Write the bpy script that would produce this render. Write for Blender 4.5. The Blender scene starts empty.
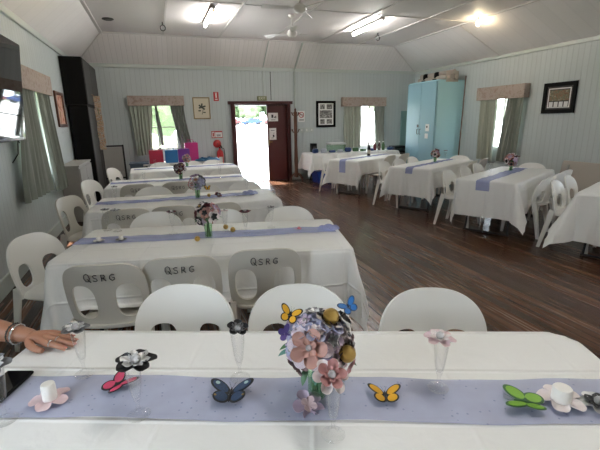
import bpy, bmesh, math, random
from mathutils import Vector, Matrix
PI = math.pi
C = bpy.context.scene.collection
R = math.radians
rnd = random.Random(7)

# ------------------------------------------------------------------ materials
def nt(name):
    m = bpy.data.materials.new(name); m.use_nodes = True
    t = m.node_tree; b = t.nodes['Principled BSDF']
    return m, t, b

def mat(name, col, rough=0.5, metal=0.0, noise=0.0, nscale=30.0, bump=0.0, coat=0.0, sheen=0.0, spec=0.5):
    m, t, b = nt(name)
    b.inputs['Base Color'].default_value = (*col, 1)
    b.inputs['Roughness'].default_value = rough
    b.inputs['Metallic'].default_value = metal
    b.inputs['Coat Weight'].default_value = coat
    b.inputs['Sheen Weight'].default_value = sheen
    b.inputs['Specular IOR Level'].default_value = spec
    if noise or bump:
        tc = t.nodes.new('ShaderNodeTexCoord'); n = t.nodes.new('ShaderNodeTexNoise')
        n.inputs['Scale'].default_value = nscale; n.inputs['Detail'].default_value = 4
        t.links.new(tc.outputs['Object'], n.inputs['Vector'])
        if noise:
            mx = t.nodes.new('ShaderNodeMix'); mx.data_type = 'RGBA'
            mx.inputs[6].default_value = (*[c*(1-noise) for c in col], 1)
            mx.inputs[7].default_value = (*[min(1, c*(1+noise)) for c in col], 1)
            t.links.new(n.outputs['Fac'], mx.inputs[0]); t.links.new(mx.outputs[2], b.inputs['Base Color'])
        if bump:
            bp = t.nodes.new('ShaderNodeBump'); bp.inputs['Strength'].default_value = bump
            bp.inputs['Distance'].default_value = 0.01
            t.links.new(n.outputs['Fac'], bp.inputs['Height']); t.links.new(bp.outputs['Normal'], b.inputs['Normal'])
    return m

def emit(name, col, s):
    m, t, b = nt(name)
    b.inputs['Base Color'].default_value = (*col, 1)
    b.inputs['Emission Color'].default_value = (*col, 1); b.inputs['Emission Strength'].default_value = s
    return m

def board_mat(name, col, axis, pitch=0.1, rough=0.42, groove_shade=0.16, var=0.03, depth=0.6):
    """painted vertical-joint boards: bump grooves every pitch along a world axis, their shade put into the colour"""
    m, t, b = nt(name)
    N = t.nodes.new; L = t.links.new
    g = N('ShaderNodeNewGeometry'); s = N('ShaderNodeSeparateXYZ'); L(g.outputs['Position'], s.inputs[0])
    d = N('ShaderNodeMath'); d.operation = 'DIVIDE'; d.inputs[1].default_value = pitch
    L(s.outputs[axis], d.inputs[0])
    fr = N('ShaderNodeMath'); fr.operation = 'FRACT'; L(d.outputs[0], fr.inputs[0])
    ab = N('ShaderNodeMath'); ab.operation = 'SUBTRACT'; ab.inputs[1].default_value = 0.5; L(fr.outputs[0], ab.inputs[0])
    a2 = N('ShaderNodeMath'); a2.operation = 'ABSOLUTE'; L(ab.outputs[0], a2.inputs[0])
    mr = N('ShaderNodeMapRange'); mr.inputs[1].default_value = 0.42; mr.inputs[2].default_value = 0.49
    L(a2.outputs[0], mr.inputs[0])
    fl = N('ShaderNodeMath'); fl.operation = 'FLOOR'; L(d.outputs[0], fl.inputs[0])
    wn = N('ShaderNodeTexWhiteNoise'); wn.noise_dimensions = '1D'; L(fl.outputs[0], wn.inputs['W'])
    no = N('ShaderNodeTexNoise'); no.inputs['Scale'].default_value = 1.3; no.inputs['Detail'].default_value = 5
    L(g.outputs['Position'], no.inputs['Vector'])
    ad = N('ShaderNodeMath'); ad.operation = 'ADD'; L(wn.outputs['Value'], ad.inputs[0]); L(no.outputs['Fac'], ad.inputs[1])
    v = N('ShaderNodeMapRange'); v.inputs[1].default_value = 0.2; v.inputs[2].default_value = 1.6
    v.inputs[3].default_value = 1-var; v.inputs[4].default_value = 1+var; L(ad.outputs[0], v.inputs[0])
    mg = N('ShaderNodeMath'); mg.operation = 'MULTIPLY_ADD'; mg.inputs[1].default_value = -groove_shade  # darkens the board colour at each joint to stand for groove shade
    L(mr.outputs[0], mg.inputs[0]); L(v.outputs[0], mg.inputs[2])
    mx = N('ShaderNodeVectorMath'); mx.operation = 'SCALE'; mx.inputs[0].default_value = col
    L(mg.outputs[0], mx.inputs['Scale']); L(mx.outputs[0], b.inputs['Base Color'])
    bp = N('ShaderNodeBump'); bp.invert = True; bp.inputs['Strength'].default_value = depth; bp.inputs['Distance'].default_value = 0.006
    L(mr.outputs[0], bp.inputs['Height']); L(bp.outputs['Normal'], b.inputs['Normal'])
    b.inputs['Roughness'].default_value = rough
    return m

def floor_mat():
    m, t, b = nt('floor_boards')
    N = t.nodes.new; L = t.links.new
    g = N('ShaderNodeNewGeometry'); s = N('ShaderNodeSeparateXYZ'); L(g.outputs['Position'], s.inputs[0])
    d = N('ShaderNodeMath'); d.operation = 'DIVIDE'; d.inputs[1].default_value = 0.078; L(s.outputs[0], d.inputs[0])
    fr = N('ShaderNodeMath'); fr.operation = 'FRACT'; L(d.outputs[0], fr.inputs[0])
    ab = N('ShaderNodeMath'); ab.operation = 'SUBTRACT'; ab.inputs[1].default_value = 0.5; L(fr.outputs[0], ab.inputs[0])
    a2 = N('ShaderNodeMath'); a2.operation = 'ABSOLUTE'; L(ab.outputs[0], a2.inputs[0])
    gr = N('ShaderNodeMapRange'); gr.inputs[1].default_value = 0.45; gr.inputs[2].default_value = 0.5; L(a2.outputs[0], gr.inputs[0])
    fl = N('ShaderNodeMath'); fl.operation = 'FLOOR'; L(d.outputs[0], fl.inputs[0])
    wn = N('ShaderNodeTexWhiteNoise'); wn.noise_dimensions = '1D'; L(fl.outputs[0], wn.inputs['W'])
    # grain stretched along the board
    mp = N('ShaderNodeMapping'); mp.inputs['Scale'].default_value = (30, 1.2, 1); L(g.outputs['Position'], mp.inputs[0])
    no = N('ShaderNodeTexNoise'); no.inputs['Scale'].default_value = 1; no.inputs['Detail'].default_value = 6; L(mp.outputs[0], no.inputs['Vector'])
    m2 = N('ShaderNodeMath'); m2.operation = 'MULTIPLY_ADD'; m2.inputs[1].default_value = 0.5
    L(wn.outputs['Value'], m2.inputs[0]); L(no.outputs['Fac'], m2.inputs[2])
    cr = N('ShaderNodeValToRGB'); e = cr.color_ramp.elements
    e[0].position = 0.35; e[0].color = (0.022, 0.010, 0.006, 1)
    e[1].position = 1.15; e[1].color = (0.155, 0.080, 0.048, 1)
    el = e.new(0.75); el.color = (0.095, 0.042, 0.022, 1)
    L(m2.outputs[0], cr.inputs[0])
    mx = N('ShaderNodeMix'); mx.data_type = 'RGBA'; mx.inputs[7].default_value = (0.012, 0.007, 0.005, 1)
    L(gr.outputs[0], mx.inputs[0]); L(cr.outputs[0], mx.inputs[6]); L(mx.outputs[2], b.inputs['Base Color'])
    rr = N('ShaderNodeMapRange'); rr.inputs[3].default_value = 0.17; rr.inputs[4].default_value = 0.34; L(no.outputs['Fac'], rr.inputs[0])
    L(rr.outputs[0], b.inputs['Roughness']); b.inputs['Specular IOR Level'].default_value = 0.38
    bp = N('ShaderNodeBump'); bp.invert = True; bp.inputs['Strength'].default_value = 0.35; bp.inputs['Distance'].default_value = 0.003
    L(gr.outputs[0], bp.inputs['Height']); L(bp.outputs['Normal'], b.inputs['Normal'])
    return m

def clear_mat(name, tint=(1, 1, 1), refl=0.35, base=0.03, edge=0.5, edgecol=(0.8, 0.82, 0.85), milk=0.012):
    """thin clear plastic or pane: mostly transparent, mirror-like towards the rim"""
    m, t, b = nt(name); N = t.nodes.new; L = t.links.new
    t.nodes.remove(b); out = t.nodes['Material Output']
    tr = N('ShaderNodeBsdfTransparent'); tr.inputs[0].default_value = (*tint, 1)
    gl = N('ShaderNodeBsdfGlossy'); gl.inputs['Roughness'].default_value = 0.03
    df = N('ShaderNodeBsdfTranslucent'); df.inputs[0].default_value = (*edgecol, 1)
    lw = N('ShaderNodeLayerWeight'); lw.inputs[0].default_value = edge
    mr = N('ShaderNodeMapRange'); mr.inputs[3].default_value = base; mr.inputs[4].default_value = refl
    p = N('ShaderNodeMath'); p.operation = 'POWER'; p.inputs[1].default_value = 2.0
    L(lw.outputs['Facing'], p.inputs[0]); L(p.outputs[0], mr.inputs[0])
    m1 = N('ShaderNodeMixShader'); L(mr.outputs[0], m1.inputs[0]); L(tr.outputs[0], m1.inputs[1]); L(gl.outputs[0], m1.inputs[2])
    m2 = N('ShaderNodeMixShader'); m2.inputs[0].default_value = milk
    L(m1.outputs[0], m2.inputs[1]); L(df.outputs[0], m2.inputs[2]); L(m2.outputs[0], out.inputs[0])
    return m

def sheer_mat(name, col, opac, dots=False):
    m, t, b = nt(name); N = t.nodes.new; L = t.links.new
    out = t.nodes['Material Output']
    b.inputs['Base Color'].default_value = (*col, 1); b.inputs['Roughness'].default_value = 0.55
    tr = N('ShaderNodeBsdfTransparent'); mx = N('ShaderNodeMixShader'); mx.inputs[0].default_value = opac
    tc = N('ShaderNodeTexCoord'); no = N('ShaderNodeTexNoise'); no.inputs['Scale'].default_value = 12
    L(tc.outputs['Object'], no.inputs['Vector'])
    mr = N('ShaderNodeMapRange'); mr.inputs[3].default_value = opac-0.12; mr.inputs[4].default_value = min(1, opac+0.12)
    L(no.outputs['Fac'], mr.inputs[0]); L(mr.outputs[0], mx.inputs[0])
    if dots:
        vo = N('ShaderNodeTexVoronoi'); vo.inputs['Scale'].default_value = 42; L(tc.outputs['Object'], vo.inputs['Vector'])
        lt = N('ShaderNodeMath'); lt.operation = 'LESS_THAN'; lt.inputs[1].default_value = 0.13; L(vo.outputs['Distance'], lt.inputs[0])
        cm = N('ShaderNodeMix'); cm.data_type = 'RGBA'; cm.inputs[6].default_value = (*col, 1)
        cm.inputs[7].default_value = (col[0]*.6, col[1]*.62, col[2]*.7, 1)
        L(lt.outputs[0], cm.inputs[0]); L(cm.outputs[2], b.inputs['Base Color'])
    L(tr.outputs[0], mx.inputs[1]); L(b.outputs[0], mx.inputs[2]); L(mx.outputs[0], out.inputs[0])
    return m

def pattern_mat(name, cols, scale=6, rough=0.8):
    m, t, b = nt(name); N = t.nodes.new; L = t.links.new
    tc = N('ShaderNodeTexCoord'); no = N('ShaderNodeTexNoise'); no.inputs['Scale'].default_value = scale
    no.inputs['Detail'].default_value = 3; no.inputs['Roughness'].default_value = 0.6
    L(tc.outputs['Object'], no.inputs['Vector'])
    cr = N('ShaderNodeValToRGB'); e = cr.color_ramp.elements
    lo, hi = 0.34, 0.66
    e[0].position = lo; e[0].color = (*cols[0], 1); e[1].position = hi; e[1].color = (*cols[-1], 1)
    for i, c in enumerate(cols[1:-1]):
        q = e.new(lo+(hi-lo)*(i+1)/(len(cols)-1)); q.color = (*c, 1)
    L(no.outputs['Fac'], cr.inputs[0]); L(cr.outputs[0], b.inputs['Base Color'])
    b.inputs['Roughness'].default_value = rough
    return m

def gingham_mat(name, c1, c2, sc=90):
    m, t, b = nt(name); N = t.nodes.new; L = t.links.new
    tc = N('ShaderNodeTexCoord'); ch = N('ShaderNodeTexChecker'); ch.inputs['Scale'].default_value = sc
    ch.inputs[1].default_value = (*c1, 1); ch.inputs[2].default_value = (*c2, 1)
    L(tc.outputs['Object'], ch.inputs['Vector']); L(ch.outputs[0], b.inputs['Base Color'])
    b.inputs['Roughness'].default_value = 0.7
    return m

def cloth_mat():
    m, t, b = nt('white_plastic_backed_cloth'); N = t.nodes.new; L = t.links.new
    b.inputs['Base Color'].default_value = (0.80, 0.80, 0.79, 1); b.inputs['Roughness'].default_value = 0.45
    uv = N('ShaderNodeUVMap'); s = N('ShaderNodeSeparateXYZ'); L(uv.outputs[0], s.inputs[0])
    tot = None
    for ax, per in ((0, 0.42), (1, 0.235)):
        d = N('ShaderNodeMath'); d.operation = 'DIVIDE'; d.inputs[1].default_value = per; L(s.outputs[ax], d.inputs[0])
        r = N('ShaderNodeMath'); r.operation = 'PINGPONG'; r.inputs[1].default_value = 0.5; L(d.outputs[0], r.inputs[0])
        mr = N('ShaderNodeMapRange'); mr.interpolation_type = 'SMOOTHSTEP'; mr.inputs[1].default_value = 0.0; mr.inputs[2].default_value = 0.012/per
        mr.inputs[3].default_value = 0.3 if ax == 0 else 1; mr.inputs[4].default_value = 0; L(r.outputs[0], mr.inputs[0])
        if tot is None: tot = mr
        else:
            a = N('ShaderNodeMath'); L(tot.outputs[0], a.inputs[0]); L(mr.outputs[0], a.inputs[1]); tot = a
    no = N('ShaderNodeTexNoise'); no.inputs['Scale'].default_value = 9; no.inputs['Detail'].default_value = 4; no.inputs['Distortion'].default_value = 0.6
    L(uv.outputs[0], no.inputs['Vector'])
    a = N('ShaderNodeMath'); a.operation = 'MULTIPLY_ADD'; a.inputs[1].default_value = 1.4; L(no.outputs['Fac'], a.inputs[0]); L(tot.outputs[0], a.inputs[2])
    bp = N('ShaderNodeBump'); bp.inputs['Strength'].default_value = 0.75; bp.inputs['Distance'].default_value = 0.005
    L(a.outputs[0], bp.inputs['Height']); L(bp.outputs['Normal'], b.inputs['Normal'])
    return m

M = {}
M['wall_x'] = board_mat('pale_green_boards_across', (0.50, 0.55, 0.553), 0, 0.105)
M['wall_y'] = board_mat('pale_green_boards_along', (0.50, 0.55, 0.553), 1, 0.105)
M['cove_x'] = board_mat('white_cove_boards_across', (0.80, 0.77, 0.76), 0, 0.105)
M['cove_y'] = board_mat('white_cove_boards_along', (0.80, 0.77, 0.76), 1, 0.3, groove_shade=0.04, depth=0.12)
M['ceil'] = mat('ceiling_white_sheet', (0.80, 0.76, 0.75), 0.6, noise=0.03, nscale=0.8)
M['batten'] = mat('ceiling_batten_paint', (0.66, 0.63, 0.62), 0.5)
M['trim'] = mat('pale_green_trim_paint', (0.50, 0.55, 0.52), 0.35)
M['floor'] = floor_mat()
M['white_pl'] = mat('white_moulded_plastic', (0.80, 0.79, 0.76), 0.32, noise=0.015, nscale=5)
M['cream_pl'] = mat('cream_moulded_plastic', (0.60, 0.575, 0.52), 0.36, noise=0.02, nscale=5)
M['ink'] = mat('black_marker_ink', (0.02, 0.02, 0.025), 0.5)
M['cloth'] = cloth_mat()
M['runner'] = sheer_mat('lavender_blue_organza_dotted', (0.45, 0.48, 0.66), 0.68, True)
M['runner2'] = sheer_mat('lavender_blue_organza', (0.33, 0.38, 0.70), 0.60)
M['black_metal'] = mat('black_powder_coat', (0.015, 0.015, 0.017), 0.4)
M['tabletop'] = mat('speckled_grey_tabletop', (0.55, 0.54, 0.52), 0.5, noise=0.05)
M['clear'] = clear_mat('clear_flute_plastic', refl=0.5, base=0.012, edge=0.42)
M['pane'] = clear_mat('window_pane_glass', refl=0.3, base=0.03, edge=0.3)
M['jar'] = clear_mat('greenish_clear_jar', (0.80, 0.93, 0.80), refl=0.45, base=0.05)
M['sage'] = mat('sage_green_curtain', (0.205, 0.225, 0.195), 0.9, noise=0.08, nscale=8, sheen=0.2)
M['sage_lt'] = mat('pale_sage_curtain', (0.37, 0.395, 0.33), 0.9, noise=0.1, nscale=8, sheen=0.2)
M['pelmet'] = pattern_mat('floral_pelmet_fabric', [(0.27, 0.19, 0.165), (0.36, 0.29, 0.25), (0.40, 0.33, 0.29), (0.29, 0.24, 0.19)], 14)
M['mullion'] = mat('cream_window_frame', (0.62, 0.62, 0.58), 0.4)
M['maroon'] = mat('dark_maroon_gloss_paint', (0.055, 0.012, 0.011), 0.3)
M['maroon2'] = mat('maroon_door_paint', (0.075, 0.014, 0.012), 0.4, noise=0.1, nscale=2)
M['blue_cab'] = mat('duck_egg_blue_paint', (0.25, 0.43, 0.51), 0.35, noise=0.04, nscale=2)
M['aqua_cab'] = mat('pale_aqua_panel_paint', (0.40, 0.66, 0.73), 0.35, noise=0.03, nscale=2)
M['black'] = mat('matt_black_laminate', (0.004, 0.004, 0.004), 0.6, spec=0.12)
M['black_gl'] = mat('gloss_black_plastic', (0.008, 0.008, 0.009), 0.15)
M['dkgrey'] = mat('dark_grey_laminate', (0.05, 0.048, 0.045), 0.5, spec=0.3)
M['screen'] = mat('television_screen_glass', (0.004, 0.004, 0.005), 0.03, spec=0.35)
M['wood'] = mat('varnished_red_brown_timber', (0.11, 0.045, 0.025), 0.35, noise=0.25, nscale=18)
M['gold'] = mat('gilt_frame', (0.30, 0.22, 0.10), 0.4, metal=0.4)
M['cream'] = mat('cream_paper', (0.62, 0.57, 0.45), 0.8)
M['paper'] = mat('white_paper', (0.78, 0.78, 0.76), 0.7)
M['printdk'] = mat('dark_print_ink', (0.07, 0.08, 0.06), 0.8)
M['photo'] = pattern_mat('old_photo_print', [(0.06, 0.06, 0.06), (0.22, 0.21, 0.20), (0.5, 0.49, 0.46)], 30)
M['photo2'] = pattern_mat('group_photo_print', [(0.10, 0.05, 0.03), (0.30, 0.19, 0.12), (0.07, 0.12, 0.07), (0.42, 0.33, 0.25)], 26)
M['pinkart'] = pattern_mat('pink_and_brown_painting', [(0.30, 0.10, 0.06), (0.55, 0.28, 0.20), (0.62, 0.42, 0.33), (0.34, 0.17, 0.08)], 8)
M['red'] = mat('fire_red_enamel', (0.50, 0.02, 0.025), 0.3)
M['redsign'] = mat('red_sign_face', (0.45, 0.03, 0.035), 0.4)
M['exitgreen'] = mat('exit_sign_green', (0.20, 0.23, 0.12), 0.4)
M['exitwhite'] = mat('exit_sign_lettering', (0.65, 0.67, 0.55), 0.4)
M['greyboard'] = mat('pale_grey_board', (0.36, 0.35, 0.33), 0.55, noise=0.04, nscale=2)
M['warmgrey'] = mat('warm_grey_board', (0.40, 0.36, 0.32), 0.55, noise=0.04, nscale=2)
M['bagred'] = mat('crimson_gift_bag', (0.42, 0.02, 0.06), 0.4)
M['bagblue'] = mat('blue_gift_bag', (0.02, 0.15, 0.38), 0.4)
M['bagpurple'] = mat('purple_gift_bag', (0.15, 0.03, 0.26), 0.4)
M['bagpink'] = mat('magenta_gift_bag', (0.52, 0.03, 0.20), 0.4)
M['tissue'] = mat('tissue_paper', (0.32, 0.12, 0.30), 0.8)
M['teal'] = mat('teal_panel_paint', (0.20, 0.33, 0.31), 0.4)
M['tinsel'] = mat('peacock_blue_tulle', (0.015, 0.10, 0.22), 0.5)
M['crate'] = mat('royal_blue_crate_plastic', (0.012, 0.05, 0.32), 0.4)
M['bin'] = mat('slate_blue_bin_plastic', (0.10, 0.14, 0.20), 0.45)
M['tubeglow'] = emit('fluorescent_tube_glow', (1.0, 0.96, 0.91), 82)
M['bulbglow'] = emit('warm_bulb_glow', (1.0, 0.80, 0.52), 130)
M['enamel'] = mat('white_enamel', (0.72, 0.70, 0.67), 0.35)
M['dkenamel'] = mat('grey_enamel', (0.36, 0.35, 0.33), 0.4)
M['brass'] = mat('aged_brass', (0.32, 0.22, 0.08), 0.35, metal=0.8)
M['chrome'] = mat('polished_silver', (0.75, 0.75, 0.76), 0.18, metal=1.0)
M['skin'] = mat('tanned_skin', (0.36, 0.17, 0.105), 0.5, noise=0.12, nscale=25, bump=0.15)
M['nail'] = mat('pink_nail', (0.45, 0.17, 0.13), 0.3)
M['blackpetal'] = mat('black_paper', (0.012, 0.012, 0.014), 0.55)
M['silverpetal'] = mat('silver_lace_paper', (0.55, 0.55, 0.55), 0.35, metal=0.4, noise=0.35, nscale=120)
M['greypetal'] = mat('pewter_paper', (0.16, 0.16, 0.17), 0.45, noise=0.4, nscale=90)
M['pinkpetal'] = mat('blush_pink_paper', (0.68, 0.52, 0.55), 0.6, noise=0.12, nscale=60)
M['rosepetal'] = mat('rose_pink_paper', (0.50, 0.25, 0.25), 0.6, noise=0.1, nscale=40)
M['peach'] = mat('dusty_peach_paper', (0.46, 0.255, 0.215), 0.65, noise=0.08, nscale=40)
M['lilac'] = mat('lilac_paper', (0.45, 0.36, 0.48), 0.6, noise=0.1, nscale=60)
M['bluelilac'] = mat('blue_lilac_paper', (0.35, 0.36, 0.50), 0.6, noise=0.12, nscale=60)
M['mauve'] = mat('mauve_brown_paper', (0.17, 0.105, 0.11), 0.65, noise=0.1, nscale=40)
M['ivory'] = mat('ivory_pink_paper', (0.72, 0.65, 0.65), 0.6, noise=0.1, nscale=60)
M['magenta'] = mat('magenta_paper', (0.40, 0.03, 0.16), 0.55)
M['burgundy'] = mat('burgundy_paper', (0.10, 0.012, 0.02), 0.6)
M['brownpetal'] = mat('chocolate_cup_paper', (0.035, 0.017, 0.012), 0.6)
M['goldfoil'] = mat('crinkled_gold_foil', (0.70, 0.44, 0.12), 0.28, metal=0.8, bump=0.9, nscale=160)
M['gem'] = mat('silver_gem', (0.80, 0.80, 0.82), 0.12, metal=0.6, bump=0.7, nscale=150)
M['gingham'] = gingham_mat('lilac_gingham_paper', (0.50, 0.38, 0.44), (0.72, 0.66, 0.70))
M['leaf'] = mat('green_leaf', (0.045, 0.13, 0.05), 0.5, noise=0.3, nscale=40)
M['leafteal'] = mat('sea_green_leaf', (0.12, 0.30, 0.25), 0.5)
M['candle'] = mat('white_candle_wax', (0.84, 0.82, 0.78), 0.5)
M['bf_pink'] = mat('butterfly_pink', (0.55, 0.06, 0.14), 0.5, noise=0.25, nscale=80)
M['bf_blue'] = pattern_mat('butterfly_navy', [(0.006, 0.01, 0.03), (0.02, 0.05, 0.12), (0.03, 0.10, 0.20)], 60, 0.5)
M['bf_blue2'] = mat('butterfly_cobalt', (0.015, 0.14, 0.42), 0.45, noise=0.3, nscale=70)
M['bf_pale'] = mat('butterfly_pale_spot', (0.35, 0.50, 0.52), 0.5)
M['bf_yellow'] = mat('butterfly_yellow', (0.68, 0.36, 0.02), 0.5, noise=0.2, nscale=70)
M['bf_green'] = mat('butterfly_green', (0.17, 0.36, 0.03), 0.5, noise=0.35, nscale=60)
M['bf_dkgreen'] = mat('butterfly_dark_green', (0.03, 0.10, 0.03), 0.5)
M['bf_purple'] = mat('butterfly_purple', (0.08, 0.05, 0.20), 0.5)
M['wire'] = mat('thin_wire', (0.3, 0.3, 0.3), 0.4, metal=0.8)
M['concrete'] = mat('pale_sunlit_gravel', (0.78, 0.77, 0.74), 0.9, noise=0.06, nscale=2)
M['grass'] = mat('lawn_green', (0.34, 0.37, 0.20), 0.9, noise=0.15, nscale=1.5)
M['foliage'] = mat('tree_foliage', (0.10, 0.16, 0.08), 0.8, noise=0.5, nscale=3)
M['foliage2'] = mat('olive_tree_foliage', (0.15, 0.21, 0.11), 0.8, noise=0.5, nscale=3)
M['bark'] = mat('grey_bark', (0.16, 0.12, 0.09), 0.9, noise=0.3)
M['carblue'] = mat('car_blue_paint', (0.012, 0.045, 0.16), 0.4)
M['carred'] = mat('car_red_paint', (0.18, 0.03, 0.03), 0.4)
M['rubber'] = mat('black_rubber', (0.02, 0.02, 0.02), 0.8)
M['glassdk'] = mat('dark_car_glass', (0.03, 0.035, 0.04), 0.1)
M['packblue'] = mat('blue_snack_packet', (0.02, 0.045, 0.15), 0.4, noise=0.6, nscale=40)
M['packgreen'] = mat('green_packet', (0.04, 0.12, 0.04), 0.4, noise=0.6, nscale=40)
M['packwhite'] = mat('pale_packet', (0.5, 0.53, 0.6), 0.4, noise=0.3, nscale=40)
M['strip'] = pattern_mat('patchwork_ribbon', [(0.08, 0.10, 0.06), (0.62, 0.55, 0.40), (0.40, 0.16, 0.08), (0.65, 0.60, 0.50), (0.10, 0.13, 0.14)], 26)
M['pot'] = mat('clear_storage_tub', (0.62, 0.64, 0.64), 0.3)
M['eucal'] = mat('beige_roll_paper', (0.42, 0.38, 0.33), 0.6)

# ------------------------------------------------------------------ mesh helpers
def box(bm, c, s, rot=None, bev=0.0):
    r = bmesh.ops.create_cube(bm, size=1.0)
    vs = r['verts']
    for v in vs:
        v.co = Vector((v.co.x*s[0], v.co.y*s[1], v.co.z*s[2]))
    if bev:
        es = list({e for v in vs for e in v.link_edges})
        q = bmesh.ops.bevel(bm, geom=es, offset=bev, segments=2, affect='EDGES', profile=0.5)
        vs = list({v for f in q['faces'] for v in f.verts} | {v for v in vs if v.is_valid})
    for v in vs:
        p = v.co
        if rot is not None: p = rot @ p
        v.co = p + Vector(c)
    return vs

def frame_of(d):
    d = d.normalized()
    a = Vector((0, 0, 1)) if abs(d.z) < 0.9 else Vector((1, 0, 0))
    x = d.cross(a).normalized(); y = x.cross(d).normalized()
    return x, y

def tube(bm, pts, rad, n=8, cap=True):
    pts = [Vector(p) for p in pts]
    rads = rad if isinstance(rad, (list, tuple)) else [rad]*len(pts)
    rings = []; ux = None
    for i, p in enumerate(pts):
        d = (pts[min(i+1, len(pts)-1)] - pts[max(i-1, 0)])
        x, y = frame_of(d)
        if ux is not None:
            x = (ux - d.normalized()*ux.dot(d.normalized())).normalized(); y = x.cross(d.normalized())
        ux = x
        rings.append([bm.verts.new(p + (x*math.cos(2*PI*k/n) + y*math.sin(2*PI*k/n))*rads[i]) for k in range(n)])
    for a, b in zip(rings, rings[1:]):
        for k in range(n):
            bm.faces.new((a[k], a[(k+1) % n], b[(k+1) % n], b[k]))
    if cap:
        bm.faces.new(rings[0]); bm.faces.new(rings[-1][::-1])

def lathe(bm, prof, c=(0, 0, 0), n=20, axis=None):
    """prof: list of (r,z); axis matrix optional"""
    rings = []
    for r, z in prof:
        ring = []
        for k in range(n):
            a = 2*PI*k/n
            p = Vector((r*math.cos(a), r*math.sin(a), z))
            if axis is not None: p = axis @ p
            ring.append(bm.verts.new(p + Vector(c)))
        rings.append(ring)
    for a, b in zip(rings, rings[1:]):
        for k in range(n):
            bm.faces.new((a[k], a[(k+1) % n], b[(k+1) % n], b[k]))
    if prof[0][0] > 1e-5: bm.faces.new(rings[0][::-1])
    if prof[-1][0] > 1e-5: bm.faces.new(rings[-1])
    bmesh.ops.remove_doubles(bm, verts=[v for r in rings for v in r], dist=1e-6)

def clip_sheet(nx, ny, x0, x1, y0, y1, f):
    """marching-squares region f>0 on a grid -> points, faces"""
    P = {}; pts = []; faces = []
    xs = [x0+(x1-x0)*i/nx for i in range(nx+1)]; ys = [y0+(y1-y0)*j/ny for j in range(ny+1)]
    F = [[f(x, y) for y in ys] for x in xs]
    def vid(key, p):
        if key not in P: P[key] = len(pts); pts.append(p)
        return P[key]
    for i in range(nx):
        for j in range(ny):
            cs = [(i, j), (i+1, j), (i+1, j+1), (i, j+1)]
            poly = []
            for k in range(4):
                a, b = cs[k], cs[(k+1) % 4]
                fa, fb = F[a[0]][a[1]], F[b[0]][b[1]]
                if fa > 0: poly.append(vid(a, (xs[a[0]], ys[a[1]])))
                if (fa > 0) != (fb > 0):
                    t = fa/(fa-fb); t = min(0.98, max(0.02, t))
                    key = (min(a, b), max(a, b))
                    poly.append(vid(key, (xs[a[0]]+(xs[b[0]]-xs[a[0]])*t, ys[a[1]]+(ys[b[1]]-ys[a[1]])*t)))
            if len(poly) >= 3: faces.append(poly)
    return pts, faces

def sheet(bm, pts, faces, fn, thick=0.0):
    vs = [bm.verts.new(fn(*p)) for p in pts]
    fs = []
    for q in faces:
        try: fs.append(bm.faces.new([vs[k] for k in q]))
        except ValueError: pass
    if thick:
        bmesh.ops.recalc_face_normals(bm, faces=fs)
        bmesh.ops.solidify(bm, geom=fs, thickness=thick)
    return vs

def mesh_of(name, bm, m, smooth=True, fix=True, ang=40):
    if fix: bmesh.ops.recalc_face_normals(bm, faces=bm.faces[:])
    me = bpy.data.meshes.new(name); bm.to_mesh(me); bm.free()
    me.materials.append(M[m] if isinstance(m, str) else m)
    if smooth:
        me.polygons.foreach_set('use_smooth', [True]*len(me.polygons))
        try: me.set_sharp_from_angle(angle=R(ang))
        except Exception: pass
    return me

def link(name, me, parent=None, mw=None):
    o = bpy.data.objects.new(name, me); C.objects.link(o)
    if parent is not None: o.parent = parent
    if mw is not None: o.matrix_basis = mw
    return o

def obj(name, bm, m, parent=None, smooth=True, mw=None, fix=True, ang=40):
    return link(name, mesh_of(name, bm, m, smooth, fix, ang), parent, mw)

def tag(o, label, cat, group=None):
    o['label'] = label; o['category'] = cat
    if group: o['group'] = group
    return o

def thing(name, label, cat, loc=(0, 0, 0), rz=0.0, group=None):
    o = bpy.data.objects.new(name, None); C.objects.link(o)
    o.empty_display_size = 0.1
    o.location = loc; o.rotation_euler = (0, 0, rz)
    return tag(o, label, cat, group)

def struct(o):
    o['kind'] = 'structure'; return o

KIDS = {}
def copy_tree(root, loc, rz, label, group=None):
    r = root.copy(); C.objects.link(r); r.location = loc; r.rotation_euler = (0, 0, rz); r['label'] = label
    if group: r['group'] = group
    def rec(src, dst):
        for ch in src.children:
            c = ch.copy(); C.objects.link(c); c.parent = dst; rec(ch, c)
    rec(root, r)
    return r

B = bmesh.new
def rotz(a): return Matrix.Rotation(a, 4, 'Z')
def T(x, y, z): return Matrix.Translation((x, y, z))
def aim(n, up=None):
    """matrix whose +Z points along n"""
    n = Vector(n).normalized(); x, y = frame_of(n)
    return Matrix((( x.x, y.x, n.x, 0), (x.y, y.y, n.y, 0), (x.z, y.z, n.z, 0), (0, 0, 0, 1)))

# ------------------------------------------------------------------ room shell
XL, XR, YF, YN = -1.487, 7.117, 10.254, -3.2
ZC, ZT = 2.80, 3.35
FL, FR, FF, FN = -0.85, 5.975, 9.61, -2.55      # edges of the flat ceiling
WT = 0.14

def wall_panels(bm, u0, u1, z0, z1, holes, place):
    us = sorted({u0, u1, *[h[0] for h in holes], *[h[1] for h in holes]})
    zs = sorted({z0, z1, *[h[2] for h in holes], *[h[3] for h in holes]})
    for a, b in zip(us, us[1:]):
        for c, d in zip(zs, zs[1:]):
            mu, mz = (a+b)/2, (c+d)/2
            if any(h[0] < mu < h[1] and h[2] < mz < h[3] for h in holes): continue
            place(bm, a, b, c, d)

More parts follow.
